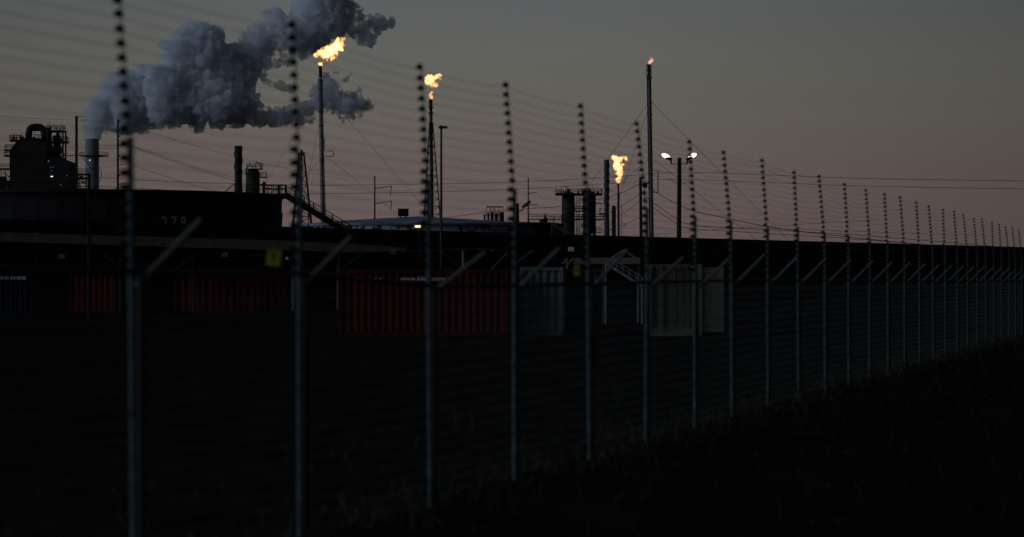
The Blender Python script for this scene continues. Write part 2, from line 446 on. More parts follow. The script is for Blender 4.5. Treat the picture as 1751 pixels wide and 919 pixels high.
# short pale stair at the right tank
sx = thing('stairway', 'short pale blue grey stair over the end of the low tank at right', 'stairs', P(962, 480 + EYE * F / 452, 448))
mb = MB(); A0, B0 = P(941, 382, 448), P(992, 412, 448); q = B0 - A0
for o in (0, .9): mb.quadbox((A0 + B0) / 2 + Vector((0, o, 0)), q.length / 2, .05, .22, Matrix.Rotation(-math.atan2(q.z, q.x), 3, 'Y'))
for k in range(18): mb.quadbox(A0.lerp(B0, (k + .5) / 18) + Vector((0, .45, .1)), .13, .4, .02)
mb.tube(P(949, 386, 448), P(944, 404, 448), .06); mb.tube(P(949, 386, 448.9), P(944, 404, 448.9), .06)
p = P(985, 405, 448); mb.tube((p.x, p.y + .4, 0), p + Vector((0, .4, 0)), .08); p = P(943, 400, 448); mb.tube((p.x, p.y + .4, 0), P(943, 382, 448) + Vector((0, .4, 0)), .08)
mb.build('flight', galv, sx)
rb = MB(); railing(rb, A0 + Vector((0, 0, .2)), B0 + Vector((0, 0, .2)), .95, 1.2, .03); railing(rb, A0 + Vector((0, .9, .2)), B0 + Vector((0, .9, .2)), .95, 1.2, .03); rb.build('handrail', galv, sx)

# lit lamp on a short mast in front of the middle tank
lm = thing('area_lamp', 'small lamp with a warm glowing bar in front of the middle tank', 'lamp', P(714, 480 + EYE * F / 288, 288))
p = P(716, 389, 288); MB().tube((p.x, p.y + .3, 0), P(716, 380, 288.3), .07, .05).build('pole', dark_steel, lm)
MB().pbox(708.5, 384.4, 719, 385.6, 287.9, .4).build('housing', dark_steel, lm)
MB().pbox(709, 385.7, 718.5, 389.3, 288, .25).build('lamp_lens', emis('warm_lamp', (1, .62, .22), 2.6), lm)

# ================================================================ STEAM STACK
sD = 900
ss = thing('steam_chimney', 'thick pale grey concrete chimney pouring out the big steam cloud', 'chimney', P(157, 480 + EYE * F / sD, sD))
c = P(157, 480, sD); c.z = 0; top = EYE + (HZ - 238) * sD / F
MB().lathe(c, [(2.15, 0), (2.1, top - 2), (2.08, top), (1.85, top), (1.85, top - 1)], 48).build('shaft', pale_conc, ss, smooth=False)
pl = MB().lathe(c + Vector((.6, 0, EYE + (HZ - 267) * sD / F - .0)), [(2.2, -.35), (4.5, -.1), (4.5, .12), (2.2, .12)], 28).build('platform', dark_steel, ss)
rb = MB(); zc = EYE + (HZ - 267) * sD / F
for k in range(28):
    a = 2 * math.pi * k / 28; b = 2 * math.pi * (k + 1) / 28
    pa = c + Vector((.6 + 4.45 * math.cos(a), 4.45 * math.sin(a), zc)); pb = c + Vector((.6 + 4.45 * math.cos(b), 4.45 * math.sin(b), zc))
    if k % 2 == 0: rb.tube(pa, pa + Vector((0, 0, 1.1)), .045, n=5)
    for h_ in (.55, 1.1): rb.tube(pa + Vector((0, 0, h_)), pb + Vector((0, 0, h_)), .04, n=5)
rb.build('handrail', dark_steel, pl)
mb = MB()
MB().ppath([(140, 268.5), (150, 280), (157, 292)], sD - 3, .6).build('platform_strut', dark_steel, ss); MB().ppath([(132, 263), (142, 260), (148, 260)], sD - 3, .4).build('davit', dark_steel, ss); MB().ppath([(168, 260), (176, 260)], sD - 3, .4).build('davit', dark_steel, ss)
mb.ppath([(169, 286), (172, 291), (173, 300), (171, 309), (169, 312)], sD, .5)
mb.build('ladder_cage', dark_steel, ss)
MB().pbox(152.2, 273.4, 153.8, 275, sD - 3, .3).build('aviation_lamp', emis('white_point_lamp', (.9, .95, 1), .9), ss)

# ================================================================ PROCESS UNIT at left
uD = 700
un = thing('process_unit', 'black refinery unit at far left with a looping duct, decks and braced frame', 'refinery unit', P(58, 480 + EYE * F / uD, uD + 6))
mb = MB()
body = [(16, 262), (16, 257), (21, 251), (26, 244), (33, 238.5), (42, 236), (64, 236), (72, 239), (80, 246), (80, 262)]
a = len(mb.v)
outl = [(16, 512)] + body + [(80, 512)]
for dd in (0, 9):
    for x, y in outl: mb.v.append(P(x, min(y, 480 + EYE * F / uD), uD) + Vector((0, dd, 0)))
n_ = len(outl)
mb.f.append(tuple(range(n_))); mb.f.append(tuple(range(2 * n_ - 1, n_ - 1, -1)))
for i in range(n_):
    j = (i + 1) % n_; mb.f.append((i, i + n_, j + n_, j))
mb.build('vessel_casing', rust_steel, un)
mb = MB(); mb.ppath([(48.5, 246), (48.5, 230), (50, 222), (54.5, 218), (61, 217.5), (68, 218), (73, 221), (75, 227), (75, 250)], uD + 3, 6.0, 14)
mb.build('looping_duct', dark_steel, un, smooth=True)
mb = MB()
mb.ppath([(56, 224), (69, 224)], uD + 3, .7); mb.ppath([(59, 222), (59, 238)], uD + 3, .5)
mb.ppath([(55, 231), (70, 231)], uD + 3, .5); mb.ppath([(62, 233), (66, 233), (66, 238)], uD + 3, 1.0); mb.ppath([(59, 237), (59, 240)], uD + 2, 1.2); mb.pbox(55, 234, 59, 240, uD + 2, 1)
mb.build('duct_bracing', dark_steel, un)
deck(un, 15.5, 34, 239, uD, 3, .42, r=.06); deck(un, 7.5, 20, 255.5, uD - .5, 3, .42, r=.06); deck(un, 6.5, 16.5, 265, uD - .5, 3, .42, r=.06)
deck(un, 79, 106, 222.5, uD + 1, 5, .42, r=.06); deck(un, 79, 112, 241.3, uD + 1, 5, .42, r=.06); deck(un, 76, 103, 258, uD + 1, 5, .42, r=.06); deck(un, 88, 107, 270, uD + 1, 4, .42, r=.06)
mb = MB()
for x in (80.5, 106): 
    for dd in (1, 5.5): mb.tube((P(x, 480, uD).x, uD + dd, 0), P(x, 222, uD) + Vector((0, dd, 0)), .2)
for (x0, y0, x1, y1) in ((97, 224, 106, 241), (97, 241, 106, 224), (97, 242, 106, 258), (97, 258, 106, 242), (81, 243, 91, 257), (81, 257, 91, 243), (81, 225, 90, 240), (81, 240, 90, 225), (98, 271, 106, 259), (108, 248, 112, 242)):
    mb.ppath([(x0, y0), (x1, y1)], uD + 1.1, .6, 5)
mb.ppath([(84.5, 222), (84.5, 208)], uD + 2, .35); mb.ppath([(23, 239), (23, 227)], uD + 1, .3); mb.ppath([(37.5, 238), (37.5, 226)], uD + 1, .4); mb.ppath([(32.5, 238), (32.5, 229)], uD + 1, .3); mb.ppath([(105.5, 222), (105.5, 211)], uD + 2, .25)
mb.build('braced_frame', dark_steel, un)
mb = MB(); mb.lathe(P(95, 480, uD + 3) * Vector((1, 1, 0)) if False else Vector((P(95, 480, uD).x, uD + 3, 0)), [(.62, 0), (.62, EYE + (HZ - 236) * uD / F), (.3, EYE + (HZ - 223) * uD / F)], 16)
mb.lathe(Vector((P(86, 480, uD).x, uD + 4, 0)), [(.8, 0), (.8, EYE + (HZ - 262) * uD / F), (.4, EYE + (HZ - 259) * uD / F)], 16)
mb.build('inner_column', dark_steel, un)
rnd = random.Random(12)
MB().pbox(76, 219, 84.5, 240, uD + 2, 2.5).build('heater_box', dark_steel, un); MB().pbox(80, 258, 96, 280, uD + 2, 4).build('heater_box', dark_steel, un); MB().pbox(90.5, 232, 98.5, 262, uD + 2.5, 2).build('drum', dark_steel, un); MB().pbox(76, 234, 83, 262, uD + 2, 3).build('heater_box', dark_steel, un)
for k in range(34):
    x = rnd.choice((rnd.uniform(80, 105), rnd.uniform(8, 40), rnd.uniform(80, 105))); y = rnd.choice((222, 241, 258, 270)) if x > 50 else (239 if x > 18 else 255.5)
    hh = rnd.uniform(1.5, 6); MB().pbox(x, y - hh, x + rnd.uniform(.6, 3), y, uD + rnd.uniform(1.5, 3.5), .6).build('valve_box', dark_steel, un)
for k in range(20):
    x = rnd.uniform(80, 106); y = rnd.uniform(222, 268); MB().ppath([(x, y), (x + rnd.uniform(-2, 2), y + rnd.uniform(4, 14))], uD + rnd.uniform(1, 4), rnd.uniform(.25, .7), 5).build('downpipe', dark_steel, un)
for k in range(12):
    x = rnd.uniform(44, 80); MB().ppath([(x, 216 + abs(x - 61) * .25), (x + rnd.uniform(-.5, .5), 212.5 + abs(x - 61) * .25)], uD + 3, rnd.uniform(.4, 1.2), 5).build('duct_nozzle', dark_steel, un)
# shed with a sloped roof beside it
mb = MB(); hh = EYE + (HZ - 270) * uD / F
x0, x1, x2 = P(78, 0, uD).x, P(100, 0, uD).x, P(119.5, 0, uD).x
zt, zr, zl = EYE + (HZ - 270) * uD / F, EYE + (HZ - 276.5) * uD / F, EYE + (HZ - 272) * uD / F
pr = [(x0, 0), (x0, zl), (x1, zt), (x2, zr), (x2, 0)]
for dd in (-2, 8):
    for x, z in pr: mb.v.append(Vector((x, uD + dd, z)))
mb.f = [(0, 1, 2, 3, 4), (9, 8, 7, 6, 5)] + [(i, i + 5, (i + 1) % 5 + 5, (i + 1) % 5) for i in range(5)]
mb.build('clad_housing', mat('dull_cladding', (.03, .036, .045), .7, 0, .4, .4, streak=True), un)
mb = MB(); mb.ppath([(98, 266.3), (141, 266.3)], uD + 2, .7); mb.build('pipe_bridge', dark_steel, un)
MB().pbox(86.2, 301.3, 89.6, 302.9, uD - 2.3, .3).build('flood_lamp', emis('flood_lamp_lens', (1, .88, .65), 1.6), un)
mb = MB()
for x, y, w in ((82.5, 276, .9), (86, 286.5, .5), (90.5, 286.5, .5), (88, 293, .5)): MB().pbox(x - w, y - w, x + w, y + w, uD - 2.3, .2).build('small_lamp', emis('dim_lamp', (.8, .9, 1), .10), un)
# left low annexe
an = thing('pipe_rack', 'low piping and deck structure cut by the left edge of the photo', 'pipe rack', P(4, 480 + EYE * F / uD, uD))
deck(an, -25, 15.8, 288, uD + 1, 4); 
mb = MB()
for x in (-18, -5, 1.5, 8.5): mb.tube((P(x, 0, uD).x, uD + 1, 0), P(x, 288, uD + 1), .1)
mb.ppath([(5, 295), (16, 303)], uD + 1, .8); mb.ppath([(3, 310), (16, 306)], uD + 1, .5)
mb.build('support_frame', dark_steel, an)
mb = MB(); mb.pbox(-30, 302, 6, 520, uD + 2, 4); mb.pbox(4, 309, 15.9, 520, uD + 1.5, 4); mb.lathe(Vector((P(12, 0, uD).x, uD + 1, 0)), [(.55, 0), (.55, EYE + (HZ - 319) * uD / F), (.2, EYE + (HZ - 316) * uD / F)], 14)
for v in mb.v: v.z = max(v.z, 0)
mb.build('equipment_block', blue_steel if False else dark_steel, an)
# low pipe rack between the unit and the chimney
pr_ = thing('pipe_rack', 'tangle of low pipes and railings between the black unit and the steam chimney', 'pipe rack', P(130, 480 + EYE * F / uD, uD - 6))
deck(pr_, 110, 147, 304, uD - 8, 5); deck(pr_, 121, 148, 297, uD - 5, 4)
mb = MB(); rnd = random.Random(3)
for x in (111, 117, 121, 136, 147): mb.tube((P(x, 0, uD - 8).x, uD - 8, 0), P(x, 305, uD - 8), .13)
for y in (311, 313.5, 319, 322.5): mb.ppath([(108, y), (148, y + rnd.uniform(-.6, .6))], uD - 8, .7)
for k in range(22):
    x = rnd.uniform(110, 147); y = rnd.uniform(298, 322); mb.ppath([(x, y), (x + rnd.uniform(-1, 1), y + rnd.uniform(3, 8))], uD - 7 + rnd.uniform(0, 3), rnd.uniform(.3, 1.0))
for k in range(8):
    x = rnd.uniform(110, 143); y = rnd.uniform(300, 324); mb.pbox(x, y, x + rnd.uniform(2, 6), y + rnd.uniform(2, 5), uD - 6, 1.5)
mb.build('pipework', dark_steel, pr_)
mb = MB()
for x0, y0, x1, y1 in ((112, 307, 123, 325), (123, 325, 150, 325.1)): mb.ppath([(x0, y0), (x1, y1)] if x0 != 112 else [(113, 325), (113, 307), (136, 307), (136, 325)], uD - 9, .45)
mb.build('pipe_frame', blue_steel, pr_)
mb = MB()
for x, y in ((102.8, 316), (113.6, 300.3), (137.2, 313), (137.2, 317), (145, 325.3)): MB().pbox(x - .6, y - .6, x + .6, y + .6, uD - 9.4, .2).build('small_lamp', emis('dim_lamp', (.8, .9, 1), .10), pr_)
MB().pbox(88, 313, 112, 480 + EYE * F / (uD - 5), uD - 5, 6).build('equipment_block', dark_steel, pr_)

# thin plain stack left of the chimney
def stack(name, label, cx, ytop, r0px, r1px, D, m, ybot=None, prof=None, cat='chimney', lean=0):
    base = P(cx, 480 + EYE * F / D, D); t = thing(name, label, cat, base)
    z1 = EYE + (HZ - ytop) * D / F
    return t, base, z1
t_, b_, z_ = stack('vent_stack', 'tall thin plain black stack just left of the steam chimney', 130.3, 199, 2.3, 2.3, 720, dark_steel)
MB().lathe(b_, [(.37, 0), (.34, z_ - .3), (.42, z_ - .3), (.42, z_)], 18).build('shaft', dark_steel, t_)
mb = MB(); mb.ppath([(132, 199.5), (139, 200.3), (144, 199.5)], 720, .4); mb.build('top_arm', dark_steel, t_)

def straked(label, cx, ytop, r, D, ybump0, ybump1, flare=0, cap=True, m=dark_steel):
    t, b, z1 = stack('straked_chimney', label, cx, ytop, r, r, D, m); s = D / F
    rr_ = r * s
    MB().lathe(b, [(rr_ * (1 + flare), 0), (rr_ * (1 + flare), z1 * .42), (rr_, z1 * .62), (rr_, z1)] if flare else [(rr_, 0), (rr_, z1)], 28).build('shaft', m, t, smooth=False)
    for k in range(3):
        mb = MB(); pts = []; n = 70; za = EYE + (HZ - ybump1) * s; zb = EYE + (HZ - ybump0) * s
        for i in range(n + 1):
            a = 2 * math.pi * (k / 3 + i / n * (zb - za) / (rr_ * 10)); pts.append(b + Vector(((rr_ + .05) * math.cos(a), (rr_ + .05) * math.sin(a), za + (zb - za) * i / n)))
        mb.path(pts, rr_ * .14, 5); mb.build('helical_strake', m, t)
    if cap: MB().lathe(b, [(rr_ * 1.02, z1 - 3.6 * s), (rr_ * 1.16, z1 - 3.4 * s), (rr_ * 1.16, z1 - 2.2 * s), (rr_ * 1.04, z1 - 1.9 * s), (rr_ * 1.04, z1 + .2 * s), (rr_ * .9, z1 + .2 * s)], 28).build('cap', m, t)
    return t
straked('stout dark chimney with spiral ribs standing behind the black tank', 407.2, 250, 6.4, 600, 256, 297, m=mat('chimney_steel', (.035, .036, .042), .7, 0, .4, .3))
t = straked('tall chimney with spiral ribs left of the torch shaped flame, wider at its foot', 1037, 273.5, 4.1, 560, 275, 352, flare=.18, cap=False, m=mat('grey_chimney_steel', (.075, .085, .10), .7, 0, .4, .3))
deck(t, 1025, 1041, 364.5, 559, 1.8, .15, .9, r=.03)
t, b, z = stack('vent_stack', 'short dark pipe stack between the ribbed chimney and the torch flame stack', 1049, 352, 3, 3, 570, dark_steel)
MB().lathe(b, [(.42, 0), (.42, z - .6), (.34, z - .6), (.36, z)], 18).build('shaft', rust_steel, t); 
mb = MB(); mb.ppath([(1043, 364), (1049, 364)], 570, .8); mb.ppath([(1040, 392), (1048, 393)], 570, .6); mb.build('pipe_link', dark_steel, t)

# green vessel behind the tank
gv = thing('process_vessel', 'upright greenish vessel with decks and piping right of the ribbed chimney', 'vessel', P(432.5, 480 + EYE * F / 600, 600))
b = P(432.5, 480, 600); b.z = 0; s = 600 / F; zt = EYE + (HZ - 290) * s
MB().lathe(b, [(1.35, 0), (1.35, zt - .9), (1.2, zt - .3), (.8, zt), (.1, zt + .2)], 28).build('shell', green_paint, gv, smooth=True)
for (x0, x1, y) in ((421, 447, 288.5), (418, 424, 297), (444, 454.5, 302.5)): deck(gv, x0, x1, y, 598.4, 3, .18, .95, r=.035)
mb = MB(); mb.ppath([(421, 330), (421, 289), (423, 285.5), (427, 283.5), (430, 284), (432, 288)], 598.3, .9, 8); mb.ppath([(436, 278.5), (444.5, 279.5), (444.5, 289)], 598, .8); mb.ppath([(437.5, 279), (437.5, 274.5)], 598, .5)
mb.ppath([(426, 288), (426, 276)], 598, .25); mb.ppath([(447.5, 289), (447.5, 275)], 598, .25); mb.ppath([(454.5, 303), (454.5, 330)], 598, .25); mb.ppath([(449.5, 295), (449.5, 302)], 598, .25)
mb.ppath([(424, 289), (424, 345)], 597, .5); mb.ppath([(433, 284.5), (436, 283), (438, 288)], 598, .8)
mb.build('piping', dark_steel, gv)
mb = MB(); c = P(451, 480, 600); c.z = 0; z2 = EYE + (HZ - 311) * s
mb.lathe(c, [(.28, 0), (.28, z2 - .9), (.42, z2 - .8), (.42, z2 - .4), (.15, z2)], 14); mb.build('side_pipe', dark_steel, gv)

# ================================================================ LATTICE TOWERS
def lattice(parent, cx0, ytop, w0, cx1, ybot, w1, D, nseg, r=.07, m=dark_steel, dep=None):
    s = D / F
    def cor(t, i):
        y = ytop + (ybot - ytop) * t; cx = cx0 + (cx1 - cx0) * t; w = (w0 + (w1 - w0) * t) * s / 2
        p = P(cx, y, D); sx_ = (-1, 1, 1, -1)[i]; sy_ = (-1, -1, 1, 1)[i]
        return p + Vector((sx_ * w, sy_ * w, 0))
    for i in range(4): MB().tube(cor(1, i), cor(0, i), r * 1.35, n=6).build('leg', m, parent)
    mb = MB(); ts = [1 - (1 - k / nseg) ** 1.0 for k in range(nseg + 1)]
    for k in range(nseg):
        for i in range(4):
            j = (i + 1) % 4; a, b = ts[k], ts[k + 1]
            mb.tube(cor(a, i), cor(b, j), r * .6, n=4); mb.tube(cor(a, j), cor(b, i), r * .6, n=4); mb.tube(cor(a, i), cor(a, j), r * .6, n=4)
    mb.build('lattice_bracing', m, parent)
dk = thing('lattice_tower', 'narrow steel lattice derrick with a small cap between the stair and the second fence post', 'tower', P(516.5, 480 + EYE * F / 700, 700))
lattice(dk, 515.2, 262, 8, 517.5, 515, 56, 700, 14, .11)
mb = MB().pbox(511, 261, 520.5, 263, 699, 1.4); mb.pbox(513.8, 256.5, 517.2, 262, 699, .6); mb.build('cap', dark_steel, dk)
MB().ppath([(515.2, 262), (516.5, 515)], 700.2, .9, 8).build('riser_pipe', dark_steel, dk)

# ================================================================ FLARE STACKS
def flare_stack(label, xt, yt, xb, yb, D, wpx, group=None):
    yg = 480 + EYE * F / D
    xg = xb + (xb - xt) / (yb - yt) * (yg - yb)
    t = thing('flare_stack', label, 'flare stack', P(xg, yg, D), 'flare stacks of the refinery')
    return t, xg, yg
steelblue = mat('weathered_riser_steel', (.13, .15, .17), .6, 0, .4, .25, streak=True)
# 1
D1 = 800; t1_, xg, yg = flare_stack('tall thin guyed flare stack with a side loop under the biggest flame', 547.3, 113, 552, 378, D1, 6)
def X1(y): return 547.3 + (552 - 547.3) * (y - 113) / (378 - 113)
MB().path([P(X1(y), y, D1) for y in (134, 200, 300, yg)], .38, 14).build('riser_pipe', steelblue, t1_)
MB().path([P(X1(y), y, D1) for y in (112.5, 133)], .46, 14).build('flare_tip', dark_steel, t1_)
mb = MB()
for o, dd in ((-3.4, 0), (3.2, -.3)):
    mb.path([P(X1(y) + o, y, D1 + dd) for y in (136, 200, 300, yg)], .085, 6)
for k in range(60):
    y = 137 + k * 5.6
    mb.tube(P(X1(y) - 3.4, y, D1), P(X1(y) + 3.2, y, D1 - .3), .05, n=4)
mb.build('ladder', dark_steel, t1_)
mb = MB(); mb.ppath([(554, 236), (554, 258.3), (568, 258.5), (570, 260), (570, 266), (568.5, 267.5), (553, 267.5), (554, 300), (556.5, 385), (557, 500)], D1 - .4, .75, 8); mb.build('loop_pipe', dark_steel, t1_)
mb = MB(); 
for y in (137, 152, 190, 215, 233, 275, 318, 350): mb.pbox(X1(y) - 4.2, y - .5, X1(y) + 3.9, y + .5, D1 - .8, 1.6)
mb.build('collar', dark_steel, t1_)
def guys(t, lst, r=.035):
    for a, b, D, dD in lst:
        p, q = P(a[0], a[1], D), P(b[0], b[1], D + dD)
        # carry the wire on down to the ground
        k = p.z / max(.01, (p.z - q.z)); g = p.lerp(q, k)
        MB().tube(p, g, r, n=4).build('guy_wire', wirem, t)
guys(t1_, [((548, 150), (722, 352), D1, 60), ((548, 160), (455, 310), D1, 80), ((549, 195), (521, 330), D1, -60), ((551, 270), (520, 303), D1, 30), ((551, 262), (622, 320), D1, 50)])
# 2
D2 = 700; t2_, xg2, yg2 = flare_stack('flare stack in a tapering lattice tower behind the third fence post', 736.3, 170, 739, 378, D2, 6)
MB().path([P(736.2, 190, D2), P(737.5, 300, D2), P(739, yg2, D2)], .42, 14).build('riser_pipe', steelblue, t2_)
MB().path([P(736.0, 170, D2), P(736.2, 192, D2)], .38, .0 or 14).build('flare_tip', dark_steel, t2_)
mb = MB()
for o in (-3.2, 3.6): mb.ppath([(736 + o * .7, 171), (736 + o * 1.4, 178), (736 + o, 183)], D2, .35)
for y in (184, 194, 211.5, 250, 300): mb.pbox(736.3 - 4, y - .8, 736.8 + 4.2, y + .5, D2 - .8, 1.6)
mb.build('collar', dark_steel, t2_)
lattice(t2_, 736.8, 212, 5.5, 740, yg2, 44, D2, 22, .085)
# 4
D4 = 600; t4_, xg4, yg4 = flare_stack('lone guyed flare stack at right with a tiny flame and a tall bracket', 1109, 110, 1114, 404, D4, 8)
def X4(y): return 1109.2 + (1114 - 1109.2) * (y - 110) / (404 - 110)
MB().path([P(X4(y), y, D4) for y in (130, 200, 300, yg4)], .42, 16).build('riser_pipe', steelblue, t4_)
mb = MB().path([P(X4(y), y, D4) for y in (110.5, 131)], .34, 14)
mb.ppath([(1105.6, 111), (1105.6, 131)], D4, .5); mb.ppath([(1113, 111), (1113.3, 131)], D4, .5)
for y in (111, 120, 129.5, 134): mb.pbox(X4(y) - 4.4, y - .7, X4(y) + 4.3, y + .7, D4 - .5, 1)
mb.build('flare_tip', dark_steel, t4_)
mb = MB(); mb.path([P(X4(y) - 3.9, y, D4 - .2) for y in (131, 250, yg4)], .07, 5)
for k in range(14): y = 133 + k * 21; mb.pbox(X4(y) + 2, y - .4, X4(y) + 6.5, y + .4, D4, .15)
mb.build('service_pipe', dark_steel, t4_)
mb = MB(); mb.ppath([(1116, 292.4), (1126.5, 292.4)], D4, .5); mb.ppath([(1116, 329.2), (1126.5, 329.2)], D4, .6); mb.ppath([(1124.6, 292), (1124.6, 329)], D4, .8); mb.build('bracket', dark_steel, t4_)
guys(t4_, [((1107, 178), (1009, 314), D4, 60), ((1107, 190), (1040, 395), D4, -30), ((1113, 174), (1200, 262), D4, 50), ((1112, 270), (1080, 297), D4, 30), ((1116, 272), (1152, 300), D4, 20)])
# 3
D3 = 900; t3_, xg3, yg3 = flare_stack('slim short flare stack at right burning an upright torch flame', 1056.5, 314, 1057, 404, D3, 3)
MB().path([P(1057, 330, D3), P(1058, yg3, D3)], .34, 12).build('riser_pipe', dark_steel, t3_)
MB().path([P(1056.5, 313.5, D3), P(1057, 331, D3)], .26, 12).build('flare_tip', dark_steel, t3_)
MB().pbox(1054, 315, 1059, 316.2, D3 - .5, 1).build('collar', dark_steel, t3_)

# ================================================================ FLAMES
def flame_mat(name, strength, col=(1.0, .40, .125)):
    m = bpy.data.materials.new(name); m.use_nodes = True; T = m.node_tree
    for n in list(T.nodes): T.nodes.remove(n)
    o = T.nodes.new('ShaderNodeOutputMaterial'); e = T.nodes.new('ShaderNodeEmission')
    e.inputs[0].default_value = (*col, 1)
    c = T.nodes.new('ShaderNodeTexCoord'); n = T.nodes.new('ShaderNodeTexNoise'); n.inputs['Scale'].default_value = 1.1; n.inputs['Detail'].default_value = 3
    T.links.new(c.outputs['Object'], n.inputs['Vector'])
    v = M('MAXIMUM', M('MULTIPLY', M('SUBTRACT', n.outputs[0], .30, T=T), strength * 4.6, T=T), strength * .35, T=T)
    T.links.new(v, e.inputs[1]); T.links.new(e.outputs[0], o.inputs['Volume'])
    return m
fm = flame_mat('burning_gas', 2.1, (1.0, .37, .11))
fm_small = flame_mat('small_burning_gas', 1.6, (1, .42, .2))
OC = [(9, 2.6, 1), (4.5, 2.4, 1), (2.4, 1.6, 1), (1.4, .7, 0)]
def flame(label, circ, D, box, mt, seed, rip=((5, 7, .30),), **kw):
    o = blob_mesh('gas_flame', circ, D, box, .5, 12, OC, k=1.0, seed=seed, rip=rip, flat=1.0, nref=9, thr=-.75, warp=((7, 1.2), (3, .6)), **kw)
    o.data.materials.append(mt); tag(o, label, 'flame', 'burning gas flames'); return o
flame('largest flame, ragged and blown to the upper right over the left flare stack',
      [(545, 93, 5), (551, 91, 7), (557, 91, 7.4), (562, 87, 8.2), (567, 85, 8.4), (573, 81, 8.8), (578, 80, 7.6), (582, 77, 5.6), (570, 96, 5.2), (567, 101, 3.4), (572, 94, 4.2),
       (560, 97, 4), (553, 98, 3.2), (575, 73, 4.5), (581, 72, 3.6), (583, 68, 3.2), (587, 66, 2.4), (579, 66, 2.2), (541, 95, 3.8), (537.5, 94, 2.8), (537, 98, 1.4), (585, 77, 2), (547, 110.3, 2.9), (550, 109, 2.2)],
      D1, (528, 58, 596, 118), fm, 11)
flame('compact flame curling to the right above the lattice flare tower',
      [(731, 140, 5.2), (735, 137, 6.2), (741, 134, 5), (745, 131, 3.4), (749, 131, 3.6), (752, 130, 4.4), (737, 143, 4.5), (743, 145, 3), (746, 146, 2), (730, 149, 1.6), (738, 149, 1.8), (737, 163, 3), (736, 167.5, 2.8), (738, 159, 1.6)],
      D2, (718, 120, 764, 176), fm, 5)
flame('upright torch shaped flame between the ribbed chimney and the right flare stack',
      [(1050, 271, 4), (1055, 273, 5), (1059, 271, 4), (1065, 269, 2.4), (1069, 270, 2.3), (1071, 273, 1.6), (1054, 279, 5), (1053, 285, 5), (1057, 288, 5.5), (1060, 292, 4.4), (1056, 296, 4.8), (1062, 281, 2.6), (1065, 282, 2.4), (1058, 300, 4.4), (1057, 306, 3.6), (1057.3, 310.5, 2.8), (1057, 313.5, 1.8)],
      D3, (1038, 260, 1080, 318), fm, 9)
flame('tiny flame flickering on top of the lone flare stack at far right',
      [(1112.3, 103.5, 3.3), (1113.5, 105, 2.4), (1110.5, 108, 2.0), (1109.5, 110.3, 1.6), (1115, 101, 1.4)], D4, (1098, 92, 1126, 116), fm_small, 3, rip=((5, 3, .4),))

# ================================================================ STEAM PLUME
circ = [(157, 240, 6.5), (157.5, 235, 8), (159, 229, 9), (161, 219, 10.5), (163, 206, 16), (170, 192, 21), (184, 176, 25), (196, 150, 18), (192, 137, 11), (202, 137, 14), (225, 138, 18), (250, 136, 18), (190, 205, 20), (207, 209, 17), (215, 150, 30), (215, 188, 30), (245, 150, 32), (245, 185, 28),
        (280, 150, 36), (285, 182, 33), (315, 150, 38), (320, 180, 36), (355, 150, 35), (355, 176, 36), (390, 172, 36), (400, 190, 24), (415, 188, 24),
        (305, 85, 27), (330, 72, 33), (346, 68, 30), (355, 95, 32), (325, 105, 36), (385, 115, 32), (405, 135, 28), (300, 115, 22), (372, 66, 12), (278, 78, 6),
        (408, 100, 27), (430, 85, 28), (422, 112, 20), (445, 65, 24), (470, 55, 24), (475, 35, 15), (459, 26, 11), (500, 60, 30), (498, 42, 18), (530, 50, 36), (528, 18, 28),
        (555, 30, 38), (560, 58, 24), (580, 15, 24), (550, -12, 40), (585, -20, 22), (517, 82, 17), (535, 78, 12), (501, 90, 8), (489, 106, 8), (471, 111, 6), (456, 113, 7),
        (592, 46, 15), (606, 51, 14), (620, 60, 13), (636, 48, 13), (650, 43, 11), (620, 30, 10), (605, 18, 12), (632, 69, 8), (666, 41, 8), (595, 30, 12), (640, 30, 6),
        (430, 197, 19), (450, 200, 14), (462, 201, 13), (476, 200, 13), (490, 198, 13), (501, 196, 14), (512, 194, 15), (530, 188, 16), (550, 180, 20), (560, 155, 18), (555, 138, 12), (575, 175, 20), (544, 160, 13),
        (595, 178, 17), (609, 163, 11), (613, 182, 15), (625, 188, 9), (620, 197, 7), (625, 180, 9), (600, 166, 9), (427, 150, 8), (432, 172, 14),
        (452, 138, 3), (459, 142, 3), (468, 145, 3), (477, 146, 4), (486, 147, 5), (495, 151, 5), (575, 124, 4), (600, 124, 4), (590, 135, 4), (590, 203, 4), (520, 205, 7), (340, 214, 8), (604, 200, 4), (300, 205, 14), (262, 200, 16), (405, 205, 14), (236, 212, 12), (222, 216, 11), (205, 220, 10), (190, 215, 11), (372, 204, 10)]
plume = blob_mesh('steam_cloud', circ, 905, (128, -64, 700, 252), 1.4, 56,
                  [(34, 4.2, 1), (17, 4.2, 1), (9, 2.9, 1), (5, 2.1, 1), (2.9, 1.5, 0)], k=3.4, seed=21, rip=((9, 6, .5),), thr=-3.0, jit=.5, warp=((40, 3), (18, 2.5), (9, 2), (5, 1.2)), tear=((18, 12, .05), (8, 9, .1), (4, 5, .1)))
pm = bpy.data.materials.new('steam'); pm.use_nodes = True; T = pm.node_tree
for n in list(T.nodes): T.nodes.remove(n)
o_ = T.nodes.new('ShaderNodeOutputMaterial'); v_ = T.nodes.new('ShaderNodeVolumePrincipled')
v_.inputs['Color'].default_value = (.93, .96, 1.0, 1); v_.inputs['Density'].default_value = .6; v_.inputs['Anisotropy'].default_value = 0.0
c_ = T.nodes.new('ShaderNodeTexCoord'); n_1 = T.nodes.new('ShaderNodeTexNoise'); n_1.inputs['Scale'].default_value = .42; n_1.inputs['Detail'].default_value = 4; n_1.inputs['Roughness'].default_value = .6
T.links.new(c_.outputs['Object'], n_1.inputs['Vector'])
